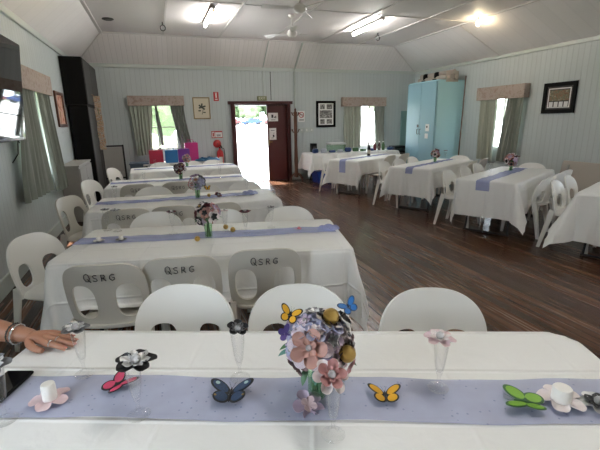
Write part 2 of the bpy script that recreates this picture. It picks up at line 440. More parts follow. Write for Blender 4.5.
def place_x(y0, y1):
    return lambda bm, a, b, c, d: box(bm, ((a+b)/2, (y0+y1)/2, (c+d)/2), (b-a, y1-y0, d-c))
def place_y(x0, x1):
    return lambda bm, a, b, c, d: box(bm, ((x0+x1)/2, (a+b)/2, (c+d)/2), (x1-x0, b-a, d-c))

WIN_A = (-0.28, 0.52, 0.92, 1.98)      # far wall, left
WIN_B = (5.05, 5.95, 0.80, 1.98)       # far wall, right
DOOR = (1.84, 3.30, 0.0, 1.97)
WIN_L = (5.60, 6.70, 0.85, 2.0)       # left wall
WIN_R = (6.55, 7.55, 0.85, 2.0)        # right wall
WIN_L2 = (-0.4, 0.9, 0.85, 2.0)
WIN_R2 = (1.2, 2.5, 0.85, 2.0)
b = B(); box(b, ((XL+XR)/2, (YF+YN)/2, -0.05), (XR-XL+0.3, YF-YN+0.3, 0.1)); struct(obj('floor', b, 'floor', smooth=False))
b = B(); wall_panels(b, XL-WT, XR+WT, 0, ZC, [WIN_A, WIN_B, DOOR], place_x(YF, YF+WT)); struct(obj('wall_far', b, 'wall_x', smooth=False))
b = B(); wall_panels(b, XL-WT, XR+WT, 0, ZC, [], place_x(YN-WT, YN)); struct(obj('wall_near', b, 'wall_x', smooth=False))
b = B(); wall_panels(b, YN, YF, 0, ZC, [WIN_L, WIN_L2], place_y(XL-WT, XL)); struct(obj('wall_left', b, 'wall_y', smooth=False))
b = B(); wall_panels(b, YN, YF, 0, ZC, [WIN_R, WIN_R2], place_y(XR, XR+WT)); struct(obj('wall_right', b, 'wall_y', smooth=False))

def slab(bm, quad, t=0.05):
    q = [Vector(p) for p in quad]
    vs = [bm.verts.new(p) for p in q] + [bm.verts.new(p+Vector((0, 0, t))) for p in q]
    bm.faces.new(vs[:4]); bm.faces.new(vs[7:3:-1])
    for k in range(4): bm.faces.new((vs[k], vs[4+k], vs[4+(k+1) % 4], vs[(k+1) % 4]))
b = B(); slab(b, [(FL, FN, ZT), (FR, FN, ZT), (FR, FF, ZT), (FL, FF, ZT)]); struct(obj('ceiling', b, 'ceil', smooth=False))
o_ = 0.14
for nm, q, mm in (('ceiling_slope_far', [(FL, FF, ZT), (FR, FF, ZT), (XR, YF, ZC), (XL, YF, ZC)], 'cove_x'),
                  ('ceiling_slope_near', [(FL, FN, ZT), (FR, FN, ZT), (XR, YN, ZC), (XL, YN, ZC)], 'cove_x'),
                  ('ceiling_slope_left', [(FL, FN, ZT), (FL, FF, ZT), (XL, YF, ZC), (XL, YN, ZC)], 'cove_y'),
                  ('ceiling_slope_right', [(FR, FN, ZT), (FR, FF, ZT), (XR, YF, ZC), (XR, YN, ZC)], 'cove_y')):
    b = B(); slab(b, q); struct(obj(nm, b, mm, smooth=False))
# roof above so that the sun never leaks through the joints
b = B(); box(b, ((XL+XR)/2, (YF+YN)/2, ZT+0.35), (XR-XL+0.9, YF-YN+0.9, 0.06)); struct(obj('roof', b, 'ceil', smooth=False))
b = B()
for x in (XL-WT-0.02, XR+WT+0.02): box(b, (x, (YF+YN)/2, (ZC+ZT+0.35)/2), (0.06, YF-YN+0.5, ZT+0.4-ZC))
for y in (YN-WT-0.02, YF+WT+0.02): box(b, ((XL+XR)/2, y, (ZC+ZT+0.35)/2), (XR-XL+0.3, 0.06, ZT+0.4-ZC))
struct(obj('roof_fascia', b, 'ceil', smooth=False))

# trims
n_tr = [0]
def trim(c, s, m='trim', rot=None, bev=0.004):
    n_tr[0] += 1
    b = B(); box(b, c, s, rot, bev); return struct(obj('trim_%d' % n_tr[0], b, m, smooth=False))
W_, D_ = XR-XL, YF-YN
trim(((XL+XR)/2, YF-0.018, ZC-0.005), (W_, 0.036, 0.085)); trim((XL+0.018, (YF+YN)/2, ZC-0.005), (0.036, D_, 0.085))
trim((XR-0.018, (YF+YN)/2, ZC-0.005), (0.036, D_, 0.085))
for nm, c, s in (('baseboard_left', (XL+0.012, (YF+YN)/2, 0.08), (0.024, D_, 0.16)),
                 ('baseboard_right', (XR-0.012, (YF+YN)/2, 0.08), (0.024, D_, 0.16)),
                 ('baseboard_far', ((XL+DOOR[0]-0.06)/2, YF-0.012, 0.08), (DOOR[0]-0.06-XL, 0.024, 0.16)),
                 ('baseboard_far_right', ((XR+DOOR[1]+0.06)/2, YF-0.012, 0.08), (XR-DOOR[1]-0.06, 0.024, 0.16))):
    b = B(); box(b, c, s, None, 0.004); struct(obj(nm, b, 'trim', smooth=False))
# ceiling battens: sheet joints and edges of the flat ceiling
for x in (0.35, 1.52, 2.7, 3.87, 5.0): trim((x, (FF+FN)/2, ZT-0.006), (0.04, FF-FN, 0.012), 'batten', bev=0.002)
for y in (0.6, 3.0, 5.0, 6.93): trim(((FL+FR)/2, y, ZT-0.005), (FR-FL, 0.03, 0.01), 'batten', bev=0.002)
for x in (FL, FR): trim((x, (FF+FN)/2, ZT-0.012), (0.06, FF-FN, 0.024), 'batten')
trim(((FL+FR)/2, FF, ZT-0.012), (FR-FL, 0.06, 0.024), 'batten')
for a, c in (((FL, FF, ZT), (XL, YF, ZC)), ((FR, FF, ZT), (XR, YF, ZC))):
    b = B(); tube(b, [Vector(a)+Vector((0, 0, -.008)), Vector(c)+Vector((0, 0, -.008))], 0.018, 6); n_tr[0] += 1; struct(obj('trim_%d' % n_tr[0], b, 'batten'))
# slope seams on the right-hand slope
for y in (1.8, 4.3, 7.2):
    b = B(); tube(b, [(FR, y, ZT-.004), (XR, y, ZC-.004)], 0.012, 6); n_tr[0] += 1; struct(obj('trim_%d' % n_tr[0], b, 'batten'))

# ------------------------------------------------------------------ windows
n_w = [0]
def window(wall, u0, u1, z0, z1, mull=(0.5,), bars=()):
    n_w[0] += 1
    b = B()
    def bar(ua, ub, za, zb, t=0.05):
        c = ((ua+ub)/2, (za+zb)/2); s = (abs(ub-ua), abs(zb-za))
        if wall == 'far': box(b, (c[0], YF+0.07, c[1]), (s[0], t, s[1]))
        elif wall == 'near': box(b, (c[0], YN-0.07, c[1]), (s[0], t, s[1]))
        elif wall == 'left': box(b, (XL-0.07, c[0], c[1]), (t, s[0], s[1]))
        else: box(b, (XR+0.07, c[0], c[1]), (t, s[0], s[1]))
    w = 0.045
    bar(u0, u0+w, z0, z1); bar(u1-w, u1, z0, z1); bar(u0, u1, z1-w, z1); bar(u0, u1, z0, z0+w)
    for k in mull: bar(u0+(u1-u0)*k-0.02, u0+(u1-u0)*k+0.02, z0, z1)
    for k in bars: bar(u0, u1, z0+(z1-z0)*k-0.012, z0+(z1-z0)*k+0.012)
    fr = struct(obj('window_%d' % n_w[0], b, 'mullion', smooth=False))
    b = B()
    p = lambda u, z: {'far': (u, YF+0.07, z), 'near': (u, YN-0.07, z), 'left': (XL-0.07, u, z), 'right': (XR+0.07, u, z)}[wall]
    c = ((u0+u1)/2, (z0+z1)/2)
    sz = (u1-u0-0.06, 0.005, z1-z0-0.06) if wall in ('far', 'near') else (0.005, u1-u0-0.06, z1-z0-0.06)
    box(b, p(*c), sz); obj('pane', b, 'pane', fr, smooth=False)
    return fr
window('far', *WIN_A, mull=(0.43,), bars=(0.5,)); window('far', *WIN_B, mull=(0.72,))
window('left', *WIN_L); window('right', *WIN_R, mull=(0.45,))
window('left', *WIN_L2); window('right', *WIN_R2)

def wall_frame(wall):
    """matrix: local x to the viewer's right along the wall, local y out of the wall into the room, local z up"""
    if wall == 'far': return Matrix(((1, 0, 0, 0), (0, -1, 0, YF), (0, 0, 1, 0), (0, 0, 0, 1)))
    if wall == 'left': return Matrix(((0, 1, 0, XL), (1, 0, 0, 0), (0, 0, 1, 0), (0, 0, 0, 1)))
    return Matrix(((0, -1, 0, XR), (1, 0, 0, 0), (0, 0, 1, 0), (0, 0, 0, 1)))

def curtain(wall, top, bot, z1, z0, label, m='sage', pleats=7, off=0.09, seed=0, group='sage curtains'):
    F = wall_frame(wall); rr = random.Random(seed)
    nu, nv = pleats*10, 16
    ph = [rr.uniform(0, 6) for _ in range(4)]
    b = B(); grid = []
    for j in range(nv+1):
        v = j/nv; row = []
        e = v*v*(3-2*v)*0.6+v*0.4
        a0 = top[0]+(bot[0]-top[0])*e; a1 = top[1]+(bot[1]-top[1])*e
        for i in range(nu+1):
            s = i/nu
            amp = 0.016+0.014*v
            y = off+amp*math.sin(2*PI*pleats*s+0.5*math.sin(3*v+ph[0]))+0.008*math.sin(2*PI*pleats*2.3*s+ph[1])
            x = a0+(a1-a0)*s+0.008*math.sin(5*v+ph[2]+s*9)
            zz = z1+(z0-z1)*v-0.012*math.sin(4*s+ph[3])*v
            row.append(b.verts.new(F @ Vector((x, y, zz))))
        grid.append(row)
    fs = []
    for j in range(nv):
        for i in range(nu):
            fs.append(b.faces.new((grid[j][i], grid[j][i+1], grid[j+1][i+1], grid[j+1][i])))
    bmesh.ops.recalc_face_normals(b, faces=fs); bmesh.ops.solidify(b, geom=fs, thickness=0.003)
    return tag(obj('curtain', b, m, ang=80), label, 'curtain', group)

def pelmet(wall, u0, u1, z0, z1, label):
    F = wall_frame(wall); b = B(); d = 0.15
    box(b, (0, d-0.01, 0), (u1-u0, 0.02, z1-z0), None, 0.004)
    for s in (-1, 1): box(b, (s*((u1-u0)/2-0.01), d/2-0.01, 0), (0.02, d-0.02, z1-z0), None, 0.003)
    box(b, (0, d/2-0.01, (z1-z0)/2-0.01), (u1-u0-0.04, d-0.03, 0.018))
    for v in b.verts: v.co = F @ (v.co+Vector(((u0+u1)/2, 0.001, (z0+z1)/2)))
    return tag(obj('pelmet', b, 'pelmet', smooth=False), label, 'pelmet', 'floral window pelmets')

pelmet('far', -0.53, 0.70, 1.93, 2.15, 'pinkish floral pelmet on far wall above the window with gift bags under it')
pelmet('far', 4.80, 6.12, 1.89, 2.13, 'pinkish floral pelmet on far wall between photo collage and blue cupboard')
pelmet('right', 6.36, 7.64, 1.91, 2.18, 'pinkish floral pelmet on the right wall beside the blue cupboard')
pelmet('left', 5.35, 6.86, 1.94, 2.20, 'pinkish floral pelmet on left wall half hidden by the television')
curtain('far', (-0.50, -0.03), (-0.46, -0.10), 1.94, 0.82, 'sage curtain panel left of the far window with gift bags below', 'sage_lt', 6, seed=1)
curtain('far', (0.37, 0.68), (0.55, 0.80), 1.94, 0.84, 'sage curtain panel flaring to the right of the window behind gift bags', 'sage', 5, seed=2)
curtain('far', (0.03, 0.10), (0.08, 0.17), 1.94, 1.02, 'narrow grey curtain strip hanging in middle of the far left window', 'sage', 2, off=0.03, seed=3)
curtain('far', (4.84, 5.38), (4.86, 5.38), 1.90, 0.76, 'pale sage curtain panel left of window next to the photo collage', 'sage_lt', 6, seed=4)
curtain('far', (5.78, 6.10), (5.84, 6.14), 1.90, 0.76, 'sage curtain panel on the far wall nearest the blue cupboard', 'sage', 4, seed=5)
curtain('right', (7.08, 7.58), (7.06, 7.54), 1.93, 0.60, 'light sage curtain panel left side of the right wall window', 'sage_lt', 7, seed=6)
curtain('right', (6.40, 6.80), (6.44, 6.98), 1.93, 0.60, 'dark sage curtain panel swept aside, right of the right wall window', 'sage', 5, seed=7)
curtain('left', (5.34, 6.06), (5.02, 6.26), 1.96, 0.70, 'sage curtain panel on left wall beside the television', 'sage', 6, seed=8)
curtain('left', (6.18, 6.84), (6.42, 7.06), 1.96, 0.62, 'sage curtain panel on left wall next to the small pink painting', 'sage', 8, seed=9)

# ------------------------------------------------------------------ doorway
b = B(); j = 0.075
box(b, (DOOR[0]-0.0, YF-0.03, 1.0), (j, 0.09, 2.0)); box(b, (DOOR[1]+0.0, YF-0.03, 1.0), (j, 0.09, 2.0))
box(b, ((DOOR[0]+DOOR[1])/2, YF-0.035, 1.995), (DOOR[1]-DOOR[0]+0.2, 0.1, 0.075), None, 0.006)
for x in (DOOR[0]+0.02, DOOR[1]-0.02): box(b, (x, YF+0.08, 0.985), (0.04, 0.12, 1.97))
box(b, ((DOOR[0]+DOOR[1])/2, YF+0.08, 1.95), (DOOR[1]-DOOR[0], 0.12, 0.04))
box(b, ((DOOR[0]+DOOR[1])/2, YF+0.075, 0.006), (DOOR[1]-DOOR[0], 0.15, 0.012)); struct(obj('door_1_frame', b, 'maroon', smooth=False))
b = B(); box(b, (3.0, YF+0.06, 0.966), (0.52, 0.04, 1.93), None, 0.003)
d1 = struct(obj('door_1', b, 'maroon2', smooth=False))
b = B(); box(b, (2.77, YF+0.035, 1.0), (0.03, 0.01, 0.14)); tube(b, [(2.77, YF+0.03, 1.02), (2.77, YF-0.01, 1.02), (2.85, YF-0.015, 1.02)], 0.008, 6); obj('door_handle', b, 'brass', d1)
b = B(); box(b, (1.90, YF+0.56, 0.97), (0.04, 0.74, 1.92), Matrix.Rotation(R(6), 3, 'Z'), 0.004)
struct(obj('door_2', b, 'maroon2', smooth=False))
def notice(x0, x1, z0, z1, label, marks):
    t = thing('notice', label, 'notice', ((x0+x1)/2, YF+0.036, (z0+z1)/2), 0, None)
    b = B(); box(b, (0, 0, 0), (x1-x0, 0.003, z1-z0)); obj('sheet', b, 'paper', t, smooth=False)
    b = B()
    for c, s in marks: box(b, (c[0], -0.0025, c[1]), (s[0], 0.002, s[1]))
    obj('printing', b, 'ink', t, smooth=False)
notice(2.77, 3.03, 1.54, 1.75, 'white paper notice, wider upper one on the maroon door', [((-.02, .02), (.05, .08)), ((.04, -.005), (.03, .03)), ((.07, 0), (.02, .06)), ((0, -.07), (.12, .012))])
notice(2.78, 2.97, 1.07, 1.37, 'white paper notice, taller lower one on the maroon door', [((.02, -.05), (.04, .06)), ((-.01, -.1), (.06, .012)), ((0, .09), (.1, .012)), ((.03, .02), (.04, .01))])

# ------------------------------------------------------------------ text helper
def text_bm(s, size, depth=0.001):
    cu = bpy.data.curves.new('t', 'FONT'); cu.body = s; cu.size = size; cu.extrude = depth; cu.align_x = 'CENTER'; cu.align_y = 'CENTER'
    o = bpy.data.objects.new('t', cu); C.objects.link(o)
    dg = bpy.context.evaluated_depsgraph_get(); me = bpy.data.meshes.new_from_object(o.evaluated_get(dg))
    bm = B(); bm.from_mesh(me); bpy.data.meshes.remove(me); bpy.data.objects.remove(o); bpy.data.curves.remove(cu)
    return bm
FAR = Matrix.Rotation(R(90), 4, 'X')       # text lying in xy -> standing on the far wall, facing the room

# exit sign above the door
t = thing('exit_sign', 'small dull green EXIT sign on the wall above the doorway', 'sign', (2.605, YF, 2.10))
b = B(); box(b, (0, -0.03, 0), (0.24, 0.055, 0.11), None, 0.006); obj('sign_box', b, 'exitgreen', t, smooth=False)
obj('lettering', text_bm('EXIT', 0.085), 'exitwhite', t, smooth=False, mw=T(0, -0.0585, 0) @ FAR)
# fire extinguisher location sign: red plate with a white extinguisher symbol
t = thing('fire_sign', 'small red upright sign with white extinguisher symbol, high on far wall', 'sign', (1.47, YF, 2.145))
b = B(); box(b, (0, -0.006, 0), (0.125, 0.008, 0.21), None, 0.003); obj('sign_plate', b, 'redsign', t, smooth=False)
b = B(); box(b, (0, -0.0115, 0.02), (0.03, 0.003, 0.10), None, 0.001); box(b, (0.0, -0.0115, 0.08), (0.045, 0.003, 0.012)); box(b, (0, -0.0115, -0.065), (0.06, 0.003, 0.02)); obj('symbol', b, 'paper', t, smooth=False)
t = thing('fire_notice', 'white and red instruction sign above the fire extinguisher', 'sign', (1.43, YF, 1.245))
b = B(); box(b, (0, -0.005, 0), (0.27, 0.006, 0.17), None, 0.002); obj('sign_plate', b, 'redsign', t, smooth=False)
b = B(); box(b, (-0.09, -0.0095, 0), (0.06, 0.003, 0.13)); box(b, (0.04, -0.0095, -0.005), (0.17, 0.003, 0.12)); obj('panel', b, 'paper', t, smooth=False)
b = B(); box(b, (-0.09, -0.0115, 0.0), (0.03, 0.002, 0.09)); obj('flame_mark', b, 'redsign', t, smooth=False)
b = B()
for k in range(4): box(b, (0.0+0.025*k, -0.0115, -0.02), (0.014, 0.002, 0.05))
obj('printing', b, 'ink', t, smooth=False)
# red extinguisher with a round alarm bell above it
t = thing('fire_extinguisher', 'red fire extinguisher on the far wall left of the doorway', 'extinguisher', (1.46, YF-0.10, 0.36))
b = B(); lathe(b, [(0.0, 0), (0.075, 0), (0.082, 0.02), (0.082, 0.42), (0.07, 0.48), (0.03, 0.52), (0.025, 0.56), (0, 0.56)], n=24); obj('cylinder', b, 'red', t)
b = B(); box(b, (0, 0, 0.575), (0.03, 0.05, 0.03)); box(b, (0.03, -0.03, 0.60), (0.025, 0.13, 0.014), Matrix.Rotation(R(15), 3, 'X')); obj('valve_handle', b, 'black', t, smooth=False)
b = B(); tube(b, [(0.03, -0.02, 0.575), (0.10, -0.03, 0.54), (0.115, -0.03, 0.40), (0.10, -0.03, 0.14)], 0.010, 8); obj('hose', b, 'rubber', t)
b = B(); box(b, (0, -0.083, 0.27), (0.09, 0.004, 0.16)); obj('instruction_label', b, 'paper', t, smooth=False)
b = B(); box(b, (0, 0.09, 0.30), (0.06, 0.02, 0.3)); obj('wall_bracket', b, 'black_metal', t, smooth=False)
AY = Matrix.Rotation(R(90), 3, 'X')
t = thing('alarm_bell', 'round red bell on the wall just above the extinguisher', 'bell', (1.42, YF, 1.02))
b = B(); lathe(b, [(0, 0.075), (0.03, 0.073), (0.075, 0.055), (0.098, 0.02), (0.10, 0.0)], n=24, axis=AY); obj('gong', b, 'red', t)
b = B(); lathe(b, [(0, 0.085), (0.014, 0.085), (0.014, 0.0)], n=10, axis=AY); obj('centre_bolt', b, 'black_metal', t)
# no smoking sign
t = thing('no_smoking_sign', 'white no smoking sign with red ring right of the coat stand', 'sign', (3.66, YF, 1.65))
b = B(); box(b, (0, -0.004, 0), (0.19, 0.006, 0.28), None, 0.002); obj('sign_plate', b, 'paper', t, smooth=False)
b = B()
for k in range(24):
    a0, a1 = 2*PI*k/24, 2*PI*(k+1)/24
    tube(b, [(0.065*math.cos(a0), -0.008, 0.04+0.065*math.sin(a0)), (0.065*math.cos(a1), -0.008, 0.04+0.065*math.sin(a1))], 0.009, 4)
tube(b, [(-0.045, -0.008, 0.085), (0.045, -0.008, -0.005)], 0.008, 4); obj('prohibition_ring', b, 'redsign', t)
b = B(); box(b, (0, -0.009, 0.04), (0.08, 0.002, 0.016)); box(b, (0, -0.009, -0.09), (0.13, 0.002, 0.02)); obj('printing', b, 'ink', t, smooth=False)
# switch panel
t = thing('switch_panel', 'row of pale switch plates on far wall beside the coat stand', 'switch', (3.80, YF, 1.30))
for k in range(3):
    b = B(); box(b, (-0.14+0.14*k, -0.012, 0), (0.12, 0.02, 0.13), None, 0.004); p = obj('switch_plate', b, 'trim', t, smooth=False)
    b = B(); box(b, (-0.14+0.14*k, -0.025, 0.0), (0.03, 0.008, 0.05), None, 0.002); obj('rocker', b, 'paper', p, smooth=False)
# conduits on the far wall
b = B(); tube(b, [(3.475, YF-0.02, 1.42), (3.475, YF-0.07, ZC-0.0), (3.475, FF-0.05, ZT-0.035)], 0.022, 8); tag(obj('conduit_pipe', b, 'trim'), 'pale conduit pipe running up far wall right of the doorway', 'pipe')
b = B(); tube(b, [(2.66, YF-0.012, 2.16), (2.66, YF-0.012, ZC-0.04), (2.66, YF-0.02, ZC+.02), (2.66, FF, ZT-.02)], 0.014, 6); tag(obj('cable_duct', b, 'trim'), 'thin pale cable duct rising from the EXIT sign', 'cable')
b = B(); tube(b, [(2.85, YF-0.010, 2.06), (2.85, YF-0.010, 2.74)], 0.008, 6); tag(obj('cable', b, 'dkgrey'), 'thin dark cable on far wall right of the EXIT sign duct', 'cable')

# ------------------------------------------------------------------ pictures
def picture(wall, u, z, w, h, fw, fm, mm, pics, label, tilt=0.0, mm_w=None):
    F = wall_frame(wall) @ T(u, 0, z) @ Matrix.Rotation(tilt, 4, 'Y')
    t = thing('framed_picture', label, 'picture', (0, 0, 0)); t.matrix_basis = F
    def bx(c, s, bev=0.0):
        b = B(); box(b, c, s, None, bev); return b
    b = B()
    for sx in (-1, 1): box(b, (sx*(w/2-fw/2), 0.018, 0), (fw, 0.03, h), None, 0.004)
    for sz in (-1, 1): box(b, (0, 0.018, sz*(h/2-fw/2)), (w-2*fw, 0.03, fw), None, 0.004)
    fr = obj('frame', b, fm, t, smooth=False)
    b = bx((0, 0.008, 0), (w-2*fw, 0.010, h-2*fw)); obj('mount', b, mm, t, smooth=False)
    for (c, s, m) in pics:
        b = bx((c[0], 0.0145, c[1]), (s[0], 0.003, s[1])); obj('print', b, m, t, smooth=False)
    return t
# in the far wall frame local +x is world +x
t = picture('far', 1.105, 1.875, 0.40, 0.50, 0.022, 'gold', 'cream', [], 'botanical print of a dark flower in thin gilt frame, far wall')
b = B()
for a, l in ((0.3, .10), (1.4, .09), (2.4, .08), (-0.6, .09), (3.4, .07)):
    box(b, (0.5*l*math.cos(a), 0.0145, 0.02+0.5*l*math.sin(a)), (l, 0.002, 0.035), Matrix.Rotation(-a, 3, 'Y'))
box(b, (0.02, 0.0145, -0.08), (0.012, 0.002, 0.14), Matrix.Rotation(0.3, 3, 'Y')); box(b, (-.05, .0145, -.06), (.06, .002, .03)); box(b, (.06, .0145, -.1), (.06, .002, .025))
obj('flower_drawing', b, 'printdk', t, smooth=False)
pics = [((-.10, .19), (.13, .12), 'photo'), ((.10, .19), (.15, .12), 'photo'), ((0, 0.0), (.36, .2), 'photo'), ((-.10, -.19), (.13, .12), 'photo'), ((.10, -.19), (.15, .12), 'photo')]
picture('far', 4.355, 1.70, 0.56, 0.68, 0.06, 'black', 'paper', pics, 'black framed collage of five old photographs on far wall')
pics = [((0, .165), (.45, .02), 'paper'), ((-.215, 0), (.02, .33), 'paper'), ((.215, 0), (.02, .33), 'paper'), ((0, .045), (.39, .19), 'photo2')] + [((k*.1, -.115), (.075, .09), 'paper') for k in (-1.5, -.5, .5, 1.5)] + [((0, -.17), (.45, .015), 'paper')]
picture('right', 5.70, 1.865, 0.66, 0.55, 0.07, 'black', 'dkgrey', pics, 'black framed group photo hanging on the right wall')
picture('left', 7.93, 1.79, 0.60, 0.57, 0.05, 'wood', 'pinkart', [], 'small pink and brown painting on left wall beside the black cupboard')

# ------------------------------------------------------------------ television
tv = thing('wall_mounted_television', 'large black television tilted down from the left wall', 'television', (-1.27, 4.25, 1.86))
tv.rotation_euler = (0, R(6), 0)
b = B(); box(b, (-0.02, 0, 0), (0.05, 1.66, 0.95), None, 0.008); obj('casing', b, 'black_gl', tv, smooth=False)
b = B(); box(b, (0.0065, 0, 0.01), (0.004, 1.62, 0.90)); obj('screen', b, 'screen', tv, smooth=False)
b = B(); box(b, (-0.10, 0, 0.0), (0.12, 0.4, 0.35)); obj('wall_bracket', b, 'black_metal', tv, smooth=False)
b = B(); tube(b, [(-0.03, 0.66, -0.46), (-0.02, 0.70, -0.50), (-0.04, 0.73, -0.46), (-0.05, 0.74, -0.62), (-0.11, 0.76, -0.72)], 0.006, 6); obj('cable', b, 'rubber', tv)

# ------------------------------------------------------------------ black tall cupboard at left, its hanging strip
t = thing('tall_cupboard', 'tall black cupboard reaching the ceiling in the far left corner', 'cupboard', (-1.30, 9.34, 0))
b = B(); box(b, (0.01, 0, 0.94), (0.31, 1.70, 1.88), None, 0.005); obj('lower_carcass', b, 'black', t, smooth=False)
b = B(); box(b, (0.0, 0, 2.30), (0.36, 1.74, 0.82), None, 0.005); obj('upper_carcass', b, 'black', t, smooth=False)
for k in (-1, 1):
    b = B(); box(b, (0.187, 0.43*k, 2.30), (0.014, 0.84, 0.78), None, 0.003); p = obj('door', b, 'dkgrey', t, smooth=False)
    b = B(); box(b, (0.20, 0.43*k-0.36*k, 2.0), (0.016, 0.02, 0.10)); obj('handle', b, 'chrome', p, smooth=False)
for k in (-1, 1):
    b = B(); box(b, (0.170, 0.43*k, 0.95), (0.014, 0.82, 1.80), None, 0.003); obj('door', b, 'dkgrey', t, smooth=False)
b = B()
for k in range(9):
    box(b, (-1.02+0.006*math.sin(k*2), 9.0+0.004*(k % 2), 2.02-0.115*k), (0.115, 0.012, 0.108), Matrix.Rotation(0.04*math.sin(k*3), 3, 'Y'), 0.002)
tube(b, [(-1.02, 9.0, 2.0), (-1.08, 9.0, 2.10), (-1.105, 9.0, 2.10)], 0.006, 6)
tag(obj('patchwork_banner', b, 'strip', smooth=False), 'narrow patchwork ribbon banner hanging on side of the black cupboard', 'banner')

# pale folded boards against walls
def leaning(name, label, loc, rz, w, h, lean, m):
    t = thing(name, label, 'folded table', loc, rz)
    Rm = Matrix.Rotation(lean, 3, 'Y')
    b = B(); box(b, Rm @ Vector((0, 0, h/2)), (0.045, w, h), Rm, 0.008); obj('top', b, m, t, smooth=False)
    b = B()
    for s in (-1, 1):
        box(b, Rm @ Vector((0.032, s*(w/2-0.14), h/2)), (0.022, 0.03, h*0.8), Rm)
    box(b, Rm @ Vector((0.034, 0, 0.12*h)), (0.018, w-0.3, 0.03), Rm); obj('leg_frame', b, 'greyboard', t, smooth=False)
    return t
t = thing('low_cupboard', 'low pale grey cupboard against left wall below the curtains', 'cupboard', (-1.335, 7.72, 0))
b = B(); box(b, (0, 0, 0.455), (0.27, 1.20, 0.87), None, 0.004); box(b, (-0.01, 0, 0.03), (0.22, 1.16, 0.05)); obj('carcass', b, 'greyboard', t, smooth=False)
b = B(); box(b, (0.005, 0, 0.903), (0.29, 1.23, 0.025), None, 0.004); obj('worktop', b, 'greyboard', t, smooth=False)
for k in (-1, 1):
    b = B(); box(b, (0.143, 0.3*k, 0.46), (0.016, 0.585, 0.80), None, 0.003); p = obj('door', b, 'greyboard', t, smooth=False)
    b = B(); box(b, (0.158, 0.05*k, 0.60), (0.016, 0.014, 0.10), None, 0.003); obj('handle', b, 'chrome', p, smooth=False)
leaning('folded_table', 'warm grey folded table leaning against the right wall under the photo', (6.86, 4.45, 0.005), PI, 1.83, 0.76, R(-13), 'warmgrey')
# floor lamp-like shiny knob by the left curtain: an urn on a slim stand
t = thing('whiteboard_easel', 'black framed grey whiteboard on legs in the far left corner', 'whiteboard', (-0.92, 9.72, 0))
b = B(); box(b, (0, 0, 0.72), (0.40, 0.02, 0.66)); obj('board', b, 'greyboard', t, smooth=False)
b = B()
for s in (-1, 1): box(b, (s*0.21, 0, 0.55), (0.035, 0.035, 1.10), None, 0.006)
for z in (0.38, 1.075): box(b, (0, 0, z), (0.42, 0.03, 0.035), None, 0.006)
obj('frame', b, 'black_metal', t, smooth=False)
b = B()
for s in (-1, 1): box(b, (s*0.21, 0, 0.02), (0.035, 0.36, 0.03), None, 0.004)
obj('foot', b, 'black_metal', t, smooth=False)
def tub(label, loc, w, d, h, m='bin'):
    t = thing('storage_tub', label, 'tub', loc)
    b = B(); vs = box(b, (0, 0, h/2), (w, d, h), None, 0.015)
    for v in b.verts:
        k = 0.85+0.15*v.co.z/h; v.co.x *= k; v.co.y *= k
    obj('body', b, m, t, smooth=False)
    b = B(); box(b, (0, 0, h+0.012), (w+0.03, d+0.03, 0.03), None, 0.008); obj('lid', b, m, t, smooth=False)
    return t
tub('slate blue storage tub beside the whiteboard, lower of two', (-0.42, 9.85, 0.003), 0.40, 0.5, 0.32)
tub('slate blue storage tub beside the whiteboard, stacked on another', (-0.42, 9.85, 0.36), 0.38, 0.48, 0.30)

# ------------------------------------------------------------------ blue cupboard right
X0, Y0, Y1 = 6.32, 8.22, 9.38
t = thing('blue_cupboard', 'tall duck egg blue cupboard with two doors against right wall', 'cupboard', ((X0+XR)/2, (Y0+Y1)/2, 0))
cx, cy = (X0+XR)/2, (Y0+Y1)/2
b = B(); box(b, (0.014, 0, 1.21), (XR-X0-0.03, Y1-Y0, 2.42), None, 0.006); obj('carcass', b, 'aqua_cab', t, smooth=False)
for k in (-1, 1):
    b = B(); box(b, (X0-cx, 0.29*k, 1.22), (0.022, 0.572, 2.34), None, 0.004); p = obj('door', b, 'blue_cab', t, smooth=False)
    b = B(); tube(b, [(X0-cx-0.012, 0.05*k, 1.16), (X0-cx-0.05, 0.05*k, 1.16), (X0-cx-0.05, 0.05*k, 1.28), (X0-cx-0.012, 0.05*k, 1.28)], 0.009, 6); obj('handle', b, 'dkgrey', p)
b = B(); box(b, (X0-cx-0.014, -0.32, 1.32), (0.003, 0.14, 0.17)); box(b, (X0-cx-0.014, -0.30, 1.12), (0.003, 0.12, 0.12)); obj('paper_sheet', b, 'paper', t, smooth=False)
for c_, s_ in (((X0-cx-0.017, -0.31, 1.34), (0.003, 0.05, 0.05)), ((X0-cx-0.014, .07, 1.36), (0.006, 0.07, 0.07))):
    b = B(); box(b, c_, s_); obj('magnet', b, 'ink', t, smooth=False)
b = B(); tube(b, [(6.98, 8.10, 0.004), (7.06, 8.14, 2.50)], 0.014, 8); tag(obj('curtain_pole', b, 'wood'), 'thin dark pole leaning at right side of the blue cupboard', 'pole')
# long rolls on top of the cupboard, tied with dark straps
t = thing('paper_roll', 'long beige rolls bundled on top of the blue cupboard', 'roll', (6.72, 8.8, 2.42))
for k, (dx, dz) in enumerate(((-0.06, 0.062), (0.07, 0.062), (0.005, 0.165))):
    b = B(); tube(b, [(dx, -0.66, dz), (dx, 0.60, dz)], 0.058, 12); obj('roll', b, 'eucal', t)
for y in (-0.1, 0.34):
    b = B(); box(b, (0.0, y, 0.03), (0.27, 0.13, 0.055)); box(b, (0, y, 0.125), (0.24, 0.13, 0.19), None, 0.05); obj('strap', b, 'black', t, smooth=False)
b = B(); pts, fs = clip_sheet(10, 10, -.16, .16, -.2, .2, lambda x, y: 1)
sheet(b, pts, fs, lambda x, y: Vector((x, -0.60-0.02*math.sin(9*x), -0.02+y*0.6+.09)), 0.004); obj('loose_end', b, 'eucal', t)
